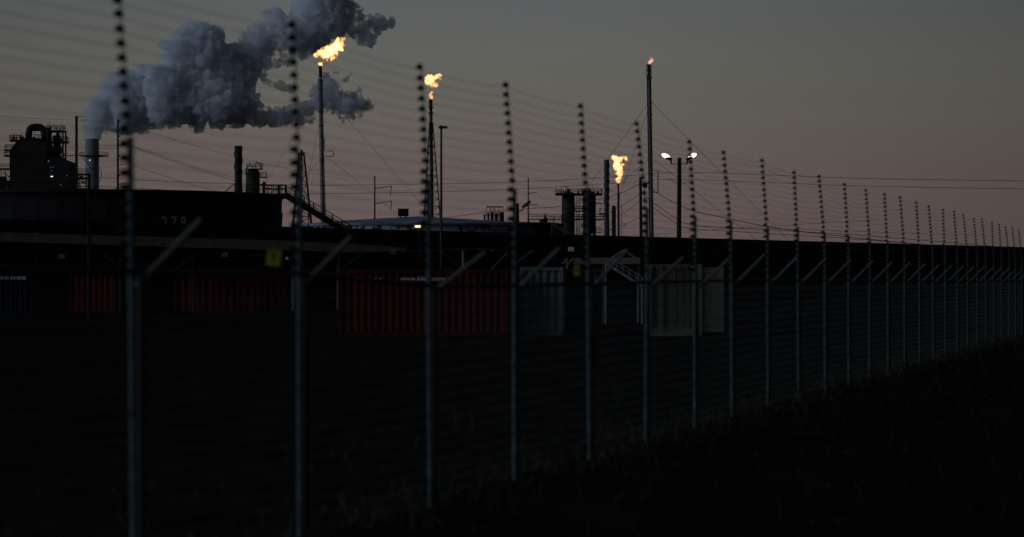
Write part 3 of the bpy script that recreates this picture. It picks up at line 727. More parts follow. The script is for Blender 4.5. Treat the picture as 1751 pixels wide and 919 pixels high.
T.links.new(M('MULTIPLY', M('MULTIPLY', M('SUBTRACT', n_1.outputs[0], .36, T=T), 4.5, clamp=True, T=T), 1.0, T=T), v_.inputs['Density'])
T.links.new(v_.outputs[0], o_.inputs['Volume'])
pm.cycles.volume_step_rate = .045
plume.data.materials.append(pm)
tag(plume, 'huge blue grey steam cloud drifting right from the thick chimney', 'steam')

# ================================================================ TWIN VESSELS at right
tv = thing('twin_vessels', 'pair of dark upright vessels joined by one long top deck at right', 'vessel', P(989, 480 + EYE * F / 600, 600))
s = .12
for cx, w, yt in ((971.5, 10.8, 330), (1007, 10.8, 329)):
    b = P(cx, 480, 601.5); b.z = 0; z = EYE + (HZ - yt) * s; r = w * s
    sh = MB().lathe(b, [(r * .8, 0), (r * .8, z * .35), (r, z * .37), (r, z - .1), (r * .8, z + .1), (.2, z + .2)], 32).build('shell', mat('vessel_paint', (.032, .04, .038), .65, 0, .5, .3, streak=True), tv, smooth=True)
    MB().lathe(b + Vector((0, 0, z)), [(.5, 0), (.5, .35), (.3, .35), (.3, .8), (.1, .9)], 14).build('nozzle', dark_steel, tv)
deck(tv, 949.5, 1029.5, 330.6, 599.2, 4.6, .42, .9, r=.04)
deck(tv, 983, 997, 360.5, 600, 3, .2, .9, r=.045); deck(tv, 960, 1032, 374.3, 599.6, 4, .25, .9, r=.045)
deck(tv, 1019, 1031, 347.5, 600, 2.5, .12, .01, r=.01); deck(tv, 1019, 1029, 397, 600, 2.5, .12, .9, r=.03)
mb = MB()
for x in (985, 990.5): mb.ppath([(x, 331), (x, 512)], 601, .5, 5)
for k in range(30): mb.ppath([(985, 334 + k * 3), (990.5, 334 + k * 3)], 601, .35, 4)
for x in (993.5, 987.5): mb.ppath([(x, 374), (x, 512)], 602, .4, 5)
mb.ppath([(985, 392), (994, 396)], 601, .5, 5)
mb.build('ladder', dark_steel, tv)
mb = MB()
for x, y, h_ in ((954, 331, 7), (964, 331, 13), (1012, 331, 14), (1023, 331, 6), (1028, 331, 9), (988, 331, 5), (1021, 331, 4), (959, 331, 5), (1026, 374, 20), (1024, 397, 8), (996, 331, 6)):
    mb.ppath([(x, y), (x, y - h_)], 601, .35, 5)
    if h_ < 8: mb.pbox(x - 1.4, y - 3, x + 1.4, y, 600.8, .5)
mb.ppath([(959.5, 331), (959.5, 318.5), (970, 318.5), (970, 331)], 601, .25, 5)
for x in (966, 1001.5): mb.ppath([(x, 331), (x, 322), (x + 4, 320)], 601, .8, 6)
mb.ppath([(960.5, 338), (960.5, 512)], 599.8, .5, 5); mb.ppath([(1018, 334), (1018, 512)], 599.8, .5, 5)
mb.build('deck_fittings', dark_steel, tv)
mb = MB()
for x, y, w in ((954, 322, .8), (964.7, 323.6, 1.0), (992.5, 367, .6), (1019.5, 369, .6), (993, 401, .9), (1012, 401.5, .9)): MB().pbox(x - w, y - w * .8, x + w, y + w * .8, 598.9, .15).build('small_lamp', emis('dim_lamp_right', (.9, .95, 1), .28), tv)
# low deck left of the twin vessels
ld = thing('pipe_deck', 'low raised deck with valves and railings left of the twin vessels', 'pipe rack', P(938, 480 + EYE * F / 560, 560))
deck(ld, 903, 962, 374.5, 560, 3, .14, .8, r=.028)
mb = MB(); rnd = random.Random(8)
for x in (904, 922, 934, 948, 960): mb.tube((P(x, 0, 560).x, 560, 0), P(x, 374, 560), .07, n=5)
for k in range(12):
    x = rnd.uniform(922, 960); y = rnd.uniform(370, 380); mb.ppath([(x, y), (x + rnd.uniform(-1, 1), y + rnd.uniform(3, 9))], 561, rnd.uniform(.3, .9), 5)
mb.pbox(923, 375, 931, 386, 561, 1); mb.build('valve_piping', dark_steel, ld)
mb = MB(); mb.lathe(Vector((P(932, 0, 561).x, 562, EYE + (HZ - 376) * .112)), [(.5, -1), (.5, .2), (.2, .5), (.2, 1)], 12); mb.ppath([(928.5, 365.5), (929.5, 365.5)], 561, .7); mb.ppath([(932, 366), (932, 369)], 561, .5); mb.ppath([(928, 365.6), (936, 365.6)], 561, .25); mb.build('valve', dark_steel, ld)
# pump skid beyond middle tank
pk = thing('pipe_frame_unit', 'small boxy steel frame full of upright pipes beside the pale tank roof', 'pipe rack', P(843, 480 + EYE * F / 540, 540))
mb = MB(); 
for dd in (0, 2):
    for x in (831.5, 837.5, 844, 853, 859.5): mb.ppath([(x, 353.5), (x, 500)], 540 + dd, .45, 5)
mb.pbox(831, 353, 860, 354.6, 539.8, 2.4); mb.pbox(825, 367, 861, 368, 539.8, 2.6)
mb.build('frame', dark_steel, pk)
mb = MB()
for x, y, r in ((828, 368, 1.6), (834.5, 364, 1.6), (841, 363, 2.3), (848, 364.5, 2), (851, 360, .8), (857, 363, 3.2), (846, 356, .5), (839, 356, .4)): mb.ppath([(x, y), (x, 500)], 541, r, 10)
mb.pbox(854.5, 363.5, 861.5, 500, 541, 1.5); mb.build('upright_pipes', dark_steel, pk)

# ================================================================ POLES
def pole(name, label, cat, x, ytop, wt, wb, D, m=wood, group=None, xb=None):
    yg = 480 + EYE * F / D; t = thing(name, label, cat, P(xb or x, yg, D), group); s = D / F
    MB().tube(P(xb or x, yg, D), P(x, ytop, D), wb * s / 2, wt * s / 2, 12).build('pole', m, t)
    return t
def steel_pylon(label, x, ytop, D, arms, w=2.0, wb=3.4, ins=True):
    t = pole('transmission_pole', label, 'power pole', x, ytop, w, wb, D, dark_steel, 'tubular power poles with side arms')
    for (y, xe, ye, xi, yi) in arms:
        a = MB().tube(P(x, y, D), P(xe, ye, D), .75 * D / F, .55 * D / F, 6).build('arm', dark_steel, t)
        if xi: MB().tube(P(xe, ye, D), P(xi, yi, D), .7 * D / F, .7 * D / F, 6).build('insulator', dark_steel, a)
    return t
p1 = steel_pylon('tallest black power pole with three short arms, left of the first fence post', 201, 204, 520, [(249.5, 218, 247, 0, 0), (282.7, 218, 280.5, 0, 0), (315.7, 218, 313.3, 0, 0)], 3, 5)
p1m = MB()
for y in (208, 233, 266, 300): MB().pbox(202, y - 1, 204.5, y + 1.4, 520, .4).build('bracket', dark_steel, p1)
p1m = MB()
for y in (225, 257, 290): MB().ppath([(203, y), (214, y + 11)], 520, .25, 4).build('stay_rod', wirem, p1)
steel_pylon('thin power pole with two side arms standing behind the pale tank roof', 640.3, 301, 640, [(322.6, 669, 319, 667, 335), (348.8, 669.5, 344, 667.3, 360)], 2.2, 4)
steel_pylon('thin power pole with two side arms behind the tilted floodlight', 902.8, 304, 660, [(331, 918, 329.3, 0, 0), (351.3, 918.5, 349.8, 0, 0)], 1.8, 4)
for lx, ly, lbl in ((1076, 355, 'faint far steel mast right of the torch flame stack, higher of two'),):
    pass
# fence-side utility pole (dark) in front of the canopy
up = pole('utility_pole', 'dark wooden pole in front of the canopy, rising before the steam chimney foot', 'pole', 152, 297, 5, 6.5, 160)
MB().tube(P(150, 330, 159.7), P(150, 440, 159.7), .035, n=6).build('conduit', dark_steel, up)
# lamp post 754
D5 = 285; lp = pole('street_lamp', 'tall slim lamp post with a flat box head beside the lattice flare tower', 'street lamp', 754, 217, 3.6, 5.2, D5, mat('painted_lamp_post', (.07, .075, .06), .7, 0, .3, .8))
MB().pbox(749.5, 216, 764.5, 219.6, D5 - .3, .8).build('lamp_head', dark_steel, lp); MB().pbox(752.3, 214.5, 755.8, 217.5, D5 - .1, .3).build('sensor', dark_steel, lp)
# pole with floodlight 884
D6 = 385; fp = pole('floodlight_pole', 'short dark pole carrying one unlit tilted pale floodlight', 'floodlight', 884, 348.5, 6, 8, D6, wood, xb=886)
hb = MB(); cc = P(900, 349.5, D6 - 1); hb.quadbox(cc, .62, .3, .2, Matrix.Rotation(R(-38), 3, 'Y')); hb.quadbox(cc + Vector((-.25, 0, -.3)), .42, .26, .1, Matrix.Rotation(R(-20), 3, 'Y')); hd = hb.build('lamp_head', galv, fp)
MB().ppath([(887, 361), (893, 360), (894.5, 358), (895, 354)], D6 - 1, .8).build('arm', galv, fp)
# pole 1095 with camera
D7 = 375; cp = pole('utility_pole', 'dark wooden pole with round fixture and many wires, left of the lone flare stack', 'power pole', 1094.5, 304, 4.6, 6.5, D7, wood, xb=1097)
mb = MB(); mb.lathe(P(1102, 0, D7) * Vector((1, 1, 0)) + Vector((0, -.6, EYE + (HZ - 319) * D7 / F)), [(.1, -.25), (.26, -.15), (.3, .15), (.22, .42), (.05, .5)], 16); mb.ppath([(1096, 312), (1102, 311)], D7 - .6, .6); mb.build('fixture', dark_steel, cp)
mb = MB(); q = P(1107.5, 313.5, D7 - .6); mb.tube(q + Vector((-.18, 0, -.12)), q + Vector((.22, 0, .16)), .09, .15, 10); mb.ppath([(1103, 317), (1107, 314)], D7 - .6, .5); mb.build('camera_housing', galv, cp)
# double lamp pole 1160
D8 = 365; dl = pole('double_street_lamp', 'thick dark pole with two bright white lamps on a crossarm at right', 'street lamp', 1161.3, 270, 6.8, 9.5, D8, wood, xb=1160)
MB().ppath([(1147.5, 280.8), (1175.5, 280.8)], D8 - .4, .7).build('crossarm', dark_steel, dl)
lampm = emis('white_lamp', (1, .93, .74), 2.6)
for sgn, lx, ly in ((-1, 1138, 267.2), (1, 1183.6, 266.5)):
    q = P(lx, ly, D8 - .5); ax = Matrix.Rotation(R(24 * -sgn if sgn > 0 else 24), 3, 'Y')
    mb = MB(); jx = lx - sgn * 9
    mb.ppath([(jx - sgn * .5, 281), (jx, 276), (jx + sgn * 1.5, 273)], D8 - .5, 1.3, 8)
    mb.quadbox(P(lx - sgn * 5.2, 271.5, D8 - .5), .42, .22, .17, ax); h_ = mb.build('lamp_head', dark_steel, dl)
    mb = MB(); dirv = ax @ Vector((1, 0, 0)); 
    n = 12; k0 = len(mb.v)
    for i in range(9):
        u_ = math.cos(math.pi * i / 8); rr_ = max(.02, math.sin(math.pi * i / 8))
        for j in range(n):
            a = 2 * math.pi * j / n; mb.v.append(q + ax @ Vector((u_ * .55, rr_ * .27 * math.cos(a), rr_ * .27 * math.sin(a))))
    for i in range(8):
        for j in range(n): mb.f.append((i * n + j, i * n + (j + 1) % n, (i + 1) * n + (j + 1) % n, (i + 1) * n + j))
    mb.build('lamp_lens', lampm, h_)
mb = MB(); mb.ppath([(1150, 283), (1154, 288), (1159, 292)], D8 - .4, .3, 5); mb.ppath([(1172, 282), (1170, 289), (1166, 293)], D8 - .4, .3, 5); mb.build('cable', wirem, dl)

# ================================================================ POWER LINES
def cat(pts, n=14):     # smooth curve through the points (Catmull-Rom)
    out_ = []
    P_ = [pts[0]] + list(pts) + [pts[-1]]
    for i in range(1, len(P_) - 2):
        a, b, c, d = [np.array(q, float) for q in P_[i - 1:i + 3]]
        for k in range(n):
            t = k / n; out_.append(tuple(.5 * ((2 * b) + (c - a) * t + (2 * a - 5 * b + 4 * c - d) * t * t + (3 * b - a - 3 * c + d) * t ** 3)))
    out_.append(tuple(pts[-1])); return out_
def wire(label, pts, Da, Db, r=.035):
    c = cat(pts); x0, x1 = c[0][0], c[-1][0]
    v = [P(x, y, Da + (Db - Da) * (x - x0) / (x1 - x0)) for x, y in c]
    o = MB().path(v, r, 5).build('power_line', wirem); tag(o, label, 'power line', 'overhead power lines')
wire('upper of two long power lines crossing from the black tank to past the double lamp', [(-60, 302), (60, 303), (170, 304.5), (300, 311), (400, 314.5), (560, 317), (740, 315), (900, 311), (1040, 303.5), (1158, 295), (1300, 299), (1500, 306), (1900, 312)], 440, 372, .032)
wire('lower of two long power lines crossing the middle of the sky', [(-60, 312), (170, 319.5), (300, 326), (410, 330), (560, 331.3), (760, 328), (900, 323), (1000, 317), (1093, 311), (1150, 307), (1300, 312), (1500, 319), (1900, 326)], 440, 372, .03)
wire('power line sagging from the middle horizon up to the dark pole at right', [(735, 376), (766, 372), (827, 364), (904, 357), (960, 353), (1020, 342), (1060, 331), (1093, 315)], 500, 375, .04)
wire('topmost faint power line at far left above the black unit', [(-60, 197), (0, 199), (60, 203), (150, 207), (260, 214)], 600, 560, .03)
wire('faint line reaching the upper arm of the black pole at left', [(-60, 250), (60, 252), (130, 252.5), (218, 247)], 700, 521, .03)
wire('second faint line just under the upper arm line of the left pole', [(-60, 255), (60, 257), (130, 256), (201, 253)], 700, 520, .03)
wire('faint line reaching the middle arm of the black pole at left', [(120, 288), (170, 287), (218, 280.5)], 760, 521, .028)
wire('upper strand sloping down right from the left pole behind the ribbed chimney', [(218, 247), (280, 268), (340, 288), (402, 305), (480, 322)], 521, 700, .04)
wire('lower strand sloping down right just under its twin beside the ribbed chimney', [(218, 249.5), (280, 271), (340, 291.5), (402, 309), (480, 326)], 521, 700, .04)
wire('strand sloping from the middle arm of the left pole to the tank top', [(218, 280.5), (280, 301), (330, 317), (372, 328)], 521, 640, .032)
wire('faint high strand sloping from the steam cloud edge toward the second fence post', [(203, 206), (280, 234), (397, 267), (492, 289), (600, 310)], 520, 760, .032)
wire('strand from the leaning pole down left at steep slope', [(1020, 372), (1060, 354), (1092, 333)], 470, 375, .035)
wire('strand below it from the leaning pole toward the torch stack', [(1020, 389), (1064, 366), (1093, 344)], 470, 375, .03)
wire('lowest strand leaving the leaning pole to the left', [(1010, 402), (1050, 392), (1094, 372)], 470, 375, .025)
wire('thick strand from the bracket of the lone flare stack past the double lamp', [(1104, 318), (1124, 331), (1157, 349.5), (1181, 359), (1215, 368), (1400, 400), (1900, 450)], 375, 375, .045)
wire('second strand sagging right from the leaning pole', [(1097, 330), (1118, 348), (1157, 375), (1178, 383.5), (1215, 388), (1500, 405), (1900, 440)], 375, 375, .035)
wire('third strand sagging right from the leaning pole', [(1098, 338), (1119, 357), (1157, 383), (1178, 391.5), (1215, 394), (1500, 412), (1900, 446)], 375, 375, .035)
wire('nearly level faint strand low between leaning pole and double lamp', [(1040, 392), (1120, 389), (1157, 391), (1240, 389), (1700, 404)], 420, 420, .022)
wire('lowest level faint strand just above the wall at right', [(1060, 404), (1120, 401), (1181, 397), (1240, 392), (1500, 376)], 420, 440, .022)
wire('short jumper from the lower long line down to the double lamp pole', [(1136, 307.5), (1146, 308), (1158, 316)], 371, 366, .03)
wire('short jumper rising right from the double lamp pole to the lower line', [(1165, 316.5), (1172, 312), (1178, 308.5)], 366, 370, .03)
# small distant arms right of the torch stack
fm_ = thing('distant_mast', 'faint far mast with short arms right of the torch flame stack', 'power pole', P(1063, 480 + EYE * F / 1400, 1400))
mb = MB(); mb.ppath([(1062.5, 350), (1062.5, 480 + EYE * F / 1400)], 1400, .4, 5); mb.build('pole', wirem, fm_)
mb = MB()
for y in (370, 388): mb.ppath([(1062.5, y), (1071, y - 1)], 1400, .35, 5); mb.ppath([(1064, y - 9), (1071, y - 1)], 1400, .2, 4)
mb.build('arm', wirem, fm_)

# ================================================================ LONG CANOPY
def can(px):    # point on the canopy's front line for a photo column
    # line from (px -90, D 172) to (px 920, D 262)
    a = P(-90, 480, 172); b = P(920, 480, 262); k = (px - 875) / F
    t = (k * a.y - a.x) / ((b.x - a.x) - k * (b.y - a.y)); q = a.lerp(b, t); return Vector((q.x, q.y, 0))
cn = thing('canopy', 'long low canopy with a pale cream fascia in front of the dark wall', 'canopy', can(300))
fas = MB(); xs = list(range(-90, 601, 30)) + [640, 692]
ytop_ = lambda x: np.interp(x, [-90, 0, 300, 510, 600, 640, 692], [394, 397.5, 406.5, 412.3, 417.5, 420, 424]); ybot_ = lambda x: np.interp(x, [-90, 0, 150, 300, 510, 600, 640, 692], [410, 413.3, 417.8, 423, 428.8, 431.8, 431, 429.6])
bk = Vector((-.55, .83, 0)) * 7
for x in xs:
    c = can(x); D = c.y
    zt_, zb_ = EYE + (HZ - ytop_(x)) * D / F, EYE + (HZ - ybot_(x)) * D / F
    for off, z in ((Vector((0, 0, 0)), zb_), (Vector((0, 0, 0)), zt_), (Vector((0, .12, 0)), zt_), (Vector((0, .12, 0)), zb_)): fas.v.append(Vector((c.x, c.y, z)) + off)
for i in range(len(xs) - 1):
    for a_, b_2 in ((0, 1), (1, 2), (2, 3), (3, 0)): fas.f.append((4 * i + a_, 4 * i + 4 + a_, 4 * i + 4 + b_2, 4 * i + b_2))
fas.f.append((0, 1, 2, 3)); k_ = 4 * (len(xs) - 1); fas.f.append((k_ + 3, k_ + 2, k_ + 1, k_))
fas.build('fascia', cream, cn)
rf = MB()
for x in xs:
    c = can(x); D = c.y; zt_ = EYE + (HZ - ytop_(x)) * D / F
    for off, z in ((Vector((0, .15, 0)), zt_ - .08), (Vector((0, .15, 0)), zt_ - .2), (bk, zt_ - .75), (bk, zt_ - .63)): rf.v.append(Vector((c.x, c.y, z)) + off)
for i in range(len(xs) - 1):
    for a_, b_2 in ((0, 1), (1, 2), (2, 3), (3, 0)): rf.f.append((4 * i + a_, 4 * i + 4 + a_, 4 * i + 4 + b_2, 4 * i + b_2))
rf.build('roof', dark_steel, cn)
def cpt(x, y, o=0): 
    c = can(x); return Vector((c.x, c.y + o, EYE + (HZ - y) * c.y / F))
MB().tube(cpt(-90, 428), cpt(500, 434.0, .3), .06).build('tie_beam', dark_steel, cn)
MB().path([cpt(560, 431.8, .3), cpt(664, 430, .3), cpt(745, 428.5, .3), cpt(835, 425.3, .3)], .085, 6).build('tie_beam', grey_paint, cn)
MB().path([cpt(841, 428, .3), cpt(869, 431, .3)], .085, 6).build('tie_beam', grey_paint, cn)
for x, yt, light in ((60, 417, 0), (-60, 414, 0), (205, 421, 0), (330, 424, 0), (430, 427, 0), (501, 429, 1), (578, 431, 1), (700, 430, 0), (792, 427, 1), (881, 432, 1)):
    a = cpt(x, yt, .3); MB().tube((a.x, a.y, 0), a, .14 if light else .12, n=8).build('column', grey_paint if light else dark_steel, cn)
for x0, y0, x1, y1 in ((329, 436, 302, 459), (178, 437, 204, 457), (618, 433, 585, 459), (754, 430, 786, 457), (911, 428, 880, 452), (867, 433, 841, 460), (205, 433, 160, 434)):
    if (x0, y0) == (205, 433): continue
    MB().tube(cpt(x0, y0, .3), cpt(x1, y1, .3), .085, n=6).build('diagonal_brace', grey_paint, cn)
# hanging white signs
for x, y, lbl in ((106, 439, 'leftmost and faintest small white sign, under the canopy before the black tank'), (384.5, 435.5, 'small white sign hanging under the canopy left of the yellow warning plate'),
                  (670.5, 431.5, 'small white sign hanging at the tapered right end of the cream fascia'), (976, 426.5, 'small white sign on the dark wall right of the canopy, above the loading shed')):
    c = cpt(x, y, -.25) if x < 900 else P(x, y, 262)
    D = c.y; s = D / F; t = thing('notice_sign', lbl, 'sign', c - Vector((0, 0, 4 * s)), 'small white notice signs')
    MB().quadbox(c, 5.2 * s, .02, 3.6 * s).build('board', white_sign if x > 200 else mat('dirty_sign_paint', (.6, .6, .58), .7, 0, .3, 2), t)
    mb = MB()
    for k, (w, yy) in enumerate(((3.2, -.6), (2.6, .8), (3.6, 2.2))): 
        if k: mb.quadbox(c + Vector((0, -.03, -yy * s + .4 * s)), w * s, .006, .28 * s)
    mb.build('print_band', sign_dark, t)
    MB().tube(c + Vector((-4 * s, .03, 3.4 * s)), c + Vector((-4 * s, .03, 7.5 * s if x < 900 else 3 * s)), .012, n=5).build('hanger', dark_steel, t)

# ================================================================ LOADING SHED right
D9 = 150; sh = thing('loading_shed', 'low shed with a dull cream fascia behind the blurred fence at right', 'shed', P(1030, 480 + EYE * F / D9, D9))
mb = MB(); a = P(978, 441, D9); mb.pbox(982, 441, 1094, 452, D9, .3); mb.build('fascia', mat('dull_shed_fascia', (.22, .21, .15), .8, 0, .4, .8, streak=True), sh)
mb = MB(); mb.pbox(966, 441.5, 1094, 443, D9 + .35, 6); mb.build('roof', dark_steel, sh)
mb = MB()
for x in (970, 1032, 1092): mb.tube((P(x, 0, D9).x, D9 + .8, 0), P(x, 443, D9 + .8), .07)
for k in range(3): mb.tube(P(962 + k * 9, 452, D9 + .1), P(971 + k * 9, 443, D9 + .1), .055, n=5)
mb.build('post', grey_paint, sh)
mb = MB(); mb.pbox(1000, 452, 1094, 480 + EYE * F / (D9 + 6), D9 + 6, .2); 
for v in mb.v: v.z = max(v.z, 0)
mb.build('rear_wall', mat('dark_blue_cladding', (.012, .014, .022), .8, 0, .4, .6), sh)
s2 = thing('dock_stair', 'pale metal stair with railings descending right inside the loading shed', 'stairs', P(1075, 480 + EYE * F / 146, 146))
mb = MB(); A0, B0 = P(1036, 451, 146), P(1098, 490, 146); q = B0 - A0
for o in (0, .8): mb.quadbox((A0 + B0) / 2 + Vector((0, o, 0)), q.length / 2, .02, .055, Matrix.Rotation(-math.atan2(q.z, q.x), 3, 'Y'))
for k in range(12): mb.quadbox(A0.lerp(B0, (k + .5) / 12) + Vector((0, .4, .03)), .1, .38, .012)
mb.tube((A0.x, 146.4, 0), A0 + Vector((0, .4, 0)), .04); mb.tube((B0.x, 146.4, 0), B0 + Vector((0, .4, 0)), .04); mb.build('flight', mat('pale_stair_metal', (.3, .34, .38), .6, 0, .3, 3), s2)
rb = MB(); A1, B1 = P(1054, 461, 146), P(1098, 489, 146); railing(rb, A1, B1, .42, .35, .012); railing(rb, A1 + Vector((0, .8, 0)), B1 + Vector((0, .8, 0)), .42, .35, .012); rb.build('handrail', MATS['pale_stair_metal'], s2)

# ================================================================ CONTAINERS
def container(label, x0, x1, D, m, H=2.6, zb=0.0, W=2.44, ribs=True, pitch=.28, yaw=0):
    a, b = P(x0, 480, D).x, P(x1, 480, D).x
    t = thing('shipping_container', label, 'container', ((a + b) / 2, D, 0), 'containers in the yard')
    mb = MB(); xs_ = []; x = a + .12
    while x < b - .12:
        xs_ += [(x, .0), (x + pitch * .3, .0), (x + pitch * .5, .045), (x + pitch * .8, .045)]; x += pitch
    for x, o in xs_: mb.v += [Vector((x, D + .02 + o, zb + .15)), Vector((x, D + .02 + o, zb + H - .1))]
    for i in range(len(xs_) - 1): mb.f.append((2 * i, 2 * i + 2, 2 * i + 3, 2 * i + 1))
    mb.build('side_panel', m, t)
    mb = MB(); cx, hx = (a + b) / 2, (b - a) / 2
    for z in (zb + .07, zb + H - .05): mb.quadbox((cx, D + .03, z), hx, .05, .075)
    for x in (a + .06, b - .06): mb.quadbox((x, D + .03, zb + H / 2), .07, .06, H / 2 - .12)
    mb.build('frame', m, t)
    MB().quadbox((cx, D + W / 2 + .1, zb + H / 2), hx - .02, W / 2 - .02, H / 2 - .01).build('box_body', m, t)
    return t
c1 = container('dull red container behind the fence, between the first and second fence posts', 298, 486, 205, red_paint, pitch=.48)
c2 = container('bright red container lettered with a web address, right of the third fence post', 578, 868, 117, red_paint, pitch=.28, H=2.62)
text('lettering', 'www.kline.com', .235, letter, c2, P(722, 477, 116.9), (R(90), 0, 0), .004, 1.22)
mb = MB()
for x in (600, 607, 612, 640, 648): mb.pbox(x, 475, x + 3.5, 477.5, 116.93, .02)
mb.build('door_label', letter, c2)
container('dull dark red container standing low at left, mostly in shadow', 118, 196, 205, mat('maroon_container_paint', (.09, .01, .012), .7, 0, .5, 1, streak=True), pitch=.4)
cb = container('dark blue container at the left edge with a pale lettered strip', -60, 54, 170, blue_cont)
mb = MB(); rnd = random.Random(4); x = 0.0; cols = [(0.5, 1.2), (3, 2), (8, 2), (10.6, .7), (12.8, 1), (18, 2.6), (22.5, 3), (28, 3), (32, 3), (36, 4.5), (41, 3)]
for x, w in cols: mb.pbox(x, 472.5 + rnd.uniform(0, .5), x + w, 478.5, 169.93, .02)
mb.build('lettering_strip', bluel, cb)
container('pale ribbed container right of the fourth fence post', 888, 962, 118, white_cont, pitch=.30, H=2.72)
container('pale container right of its ribbed neighbour, below the yellow plate', 966, 1030, 120, mat('dim_grey_container_paint', (.05, .058, .06), .7, 0, .4, 1, streak=True), H=2.66)
cbg = container('beige container with dark upright seams at the right end of the row', 1108, 1200, 116, beige_cont, H=2.82, pitch=1.6)
mb = MB()
for x in (1117, 1133, 1149, 1163, 1175): mb.pbox(x, 453.5, x + .8, 560, 115.95, .05)
mb.build('seam_strip', dark_steel, cbg)

# ================================================================ FENCE
posts = {}
px = [(203, 222, 230), (502, 511, 513), (720, 732, 736), (866.5, 879, 880), (994.5, 1004, 1008), (1090, 1106, 1104), (1180, 1188, 1188)]
yt = [-19, 48, 120, 149, 185, 215, 246]
yk = [237, 262, 308, 325, 334, 357, 371]
NP = 27
def fD(i): return 20.8 + 3.783 * i
for i in range(-1, NP):
    D = fD(i)
    if 0 <= i < 7:
        a = P(px[i][0], yt[i], D); k = P(px[i][1], yk[i], D); b = P(px[i][2], 495, D)
    else:
        X = -2.79 + .9065 * i; rnd = random.Random(i + 50)
        b = Vector((X + .01, D, 2.1)); k = Vector((X + rnd.uniform(-.02, .02), D, 3.15 + rnd.uniform(-.05, .05))); a = Vector((X - .09 + rnd.uniform(-.03, .03), D, 4.24 + rnd.uniform(-.04, .04)))
    posts[i] = (a, k, b)
im = MB(); im.lathe((0, 0, -.027), [(.016, 0), (.036, .007), (.038, .016), (.026, .020), (.039, .025), (.038, .035), (.024, .040), (.032, .045), (.014, .054)], 14)
io = im.build('insulator', insul); ime = io.data; bpy.data.objects.remove(io)
NI = 20
desc = {-1: 'fence post just outside the left edge', 0: 'tallest nearest blurred fence post with black insulators, in front of the steam cloud', 1: 'blurred fence post just left of the tallest flare stack',
        2: 'blurred fence post just left of the lattice flare tower', 3: 'blurred fence post left of the unlit tilted floodlight', 4: 'blurred fence post in front of the twin vessels',
        5: 'blurred fence post just left of the lone right flare stack', 6: 'blurred fence post right of the double street lamp'}
ordn = ['first', 'second', 'third', 'fourth', 'fifth', 'sixth', 'seventh', 'eighth', 'ninth', 'tenth', 'eleventh', 'twelfth', 'thirteenth', 'fourteenth', 'fifteenth', 'sixteenth', 'seventeenth', 'eighteenth', 'nineteenth', 'twentieth']
wp = [[] for _ in range(NI)]
for i in range(-1, NP):
    a, k, b = posts[i]
    lab = desc.get(i) or '%s fence post of the row right of the double street lamp, counting away from it' % (ordn[i - 6] if i - 6 < 20 else 'farthest')
    t = thing('fence_post', lab, 'fence post', (b.x, b.y, 0), 'electric fence posts')
    foot = b + (b - k) * 1.0; foot = Vector((b.x, b.y, 0))
    top = a + (a - k).normalized() * .07
    MB().tube(k - (a - k).normalized() * .25 + Vector((-.012, 0, 0)), top, .008, .006, 8).build('rod', rodm, t)
    m_ = MB(); m_.tube(foot, k, .026, .026, 14); m_.build('tube', galv, t)
    MB().lathe(k, [(.029, -.03), (.029, .0), (.012, .012)], 12).build('end_cap', galv, t)
    for j in range(NI):
        z = a.z - (a.z - 2.33) * j / (NI - 1) + random.uniform(-.004, .004)
        u_ = (a.z - z) / (a.z - k.z)
        if u_ <= 1: x = a.x + (k.x - a.x) * u_ - .004
        else: x = k.x + (b.x - k.x) * (k.z - z) / (k.z - b.z) - .03
        if u_ > .93: x = min(x, k.x - .03)
        q = Vector((x - .014, a.y, z))
        o = inst('insulator', ime, q, t); wp[j].append(q + Vector((-.012, -.018, 0)))
for j in range(NI):
    pts = []
    for n in range(len(wp[j]) - 1):
        p0, p1_ = wp[j][n], wp[j][n + 1]
        for s_i in range(6):
            t_i = s_i / 6; q = p0.lerp(p1_, t_i); q.z -= .02 * 4 * t_i * (1 - t_i) * (1 + .4 * math.sin(j * 3 + n)); pts.append(q)
    pts.append(wp[j][-1])
    o = MB().path(pts, .0024, 5).build('fence_wire', wirem)
    tag(o, '%s strand from the top of the blurred electric fence' % ordn[j], 'wire', 'electric fence wires')
# chain link fence below with angled arms
cf = thing('chain_link_fence', 'dark chain link fence with a pipe rail and slanting arms along the bottom foreground', 'fence', (posts[3][2].x, posts[3][2].y, 0))
rz = {-1: 2.27, 0: 2.262, 1: 2.255, 2: 2.145, 3: 2.145, 4: 2.16, 5: 2.175, 6: 2.19}
off = Vector((.02, .09, 0)); rail = [Vector((posts[i][2].x, posts[i][2].y, rz.get(i, 2.2))) + off for i in range(-1, NP)]
MB().path(rail, .024, 8).build('top_rail', mat('black_rail', (.012, .014, .018), .6, 0, .3, 3), cf)
arms = {0: ((232, 492), (343, 375)), 1: ((513, 494), (600, 405)), 2: ((737, 503), (829, 432)), 3: ((881, 498), (956, 425)), 4: ((1008, 497), (1072, 428)), 5: ((1105, 498), (1168, 440)), 6: ((1189, 497), (1246, 443))}
greyarm = mat('grey_arm_steel', (.16, .17, .165), .7, 0, .3, 3)
for i in range(-1, NP):
    D = fD(i); b = posts[i][2]
    MB().tube((b.x + .03, b.y + .1, 0), (b.x + .03, b.y + .1, rz.get(i, 2.2)), .03, n=10).build('fence_pole', dark_steel, cf)
    if i in arms: (x0, y0), (x1, y1) = arms[i]; p0, p1_ = P(x0, y0, D + .1), P(x1, y1, D + .1)
    else: p0 = Vector((b.x + .03, D + .1, 2.12)); p1_ = p0 + Vector((.5, 0, .5))
    MB().tube(p0, p1_, .026, .018, 8).build('slanting_arm', greyarm, cf)
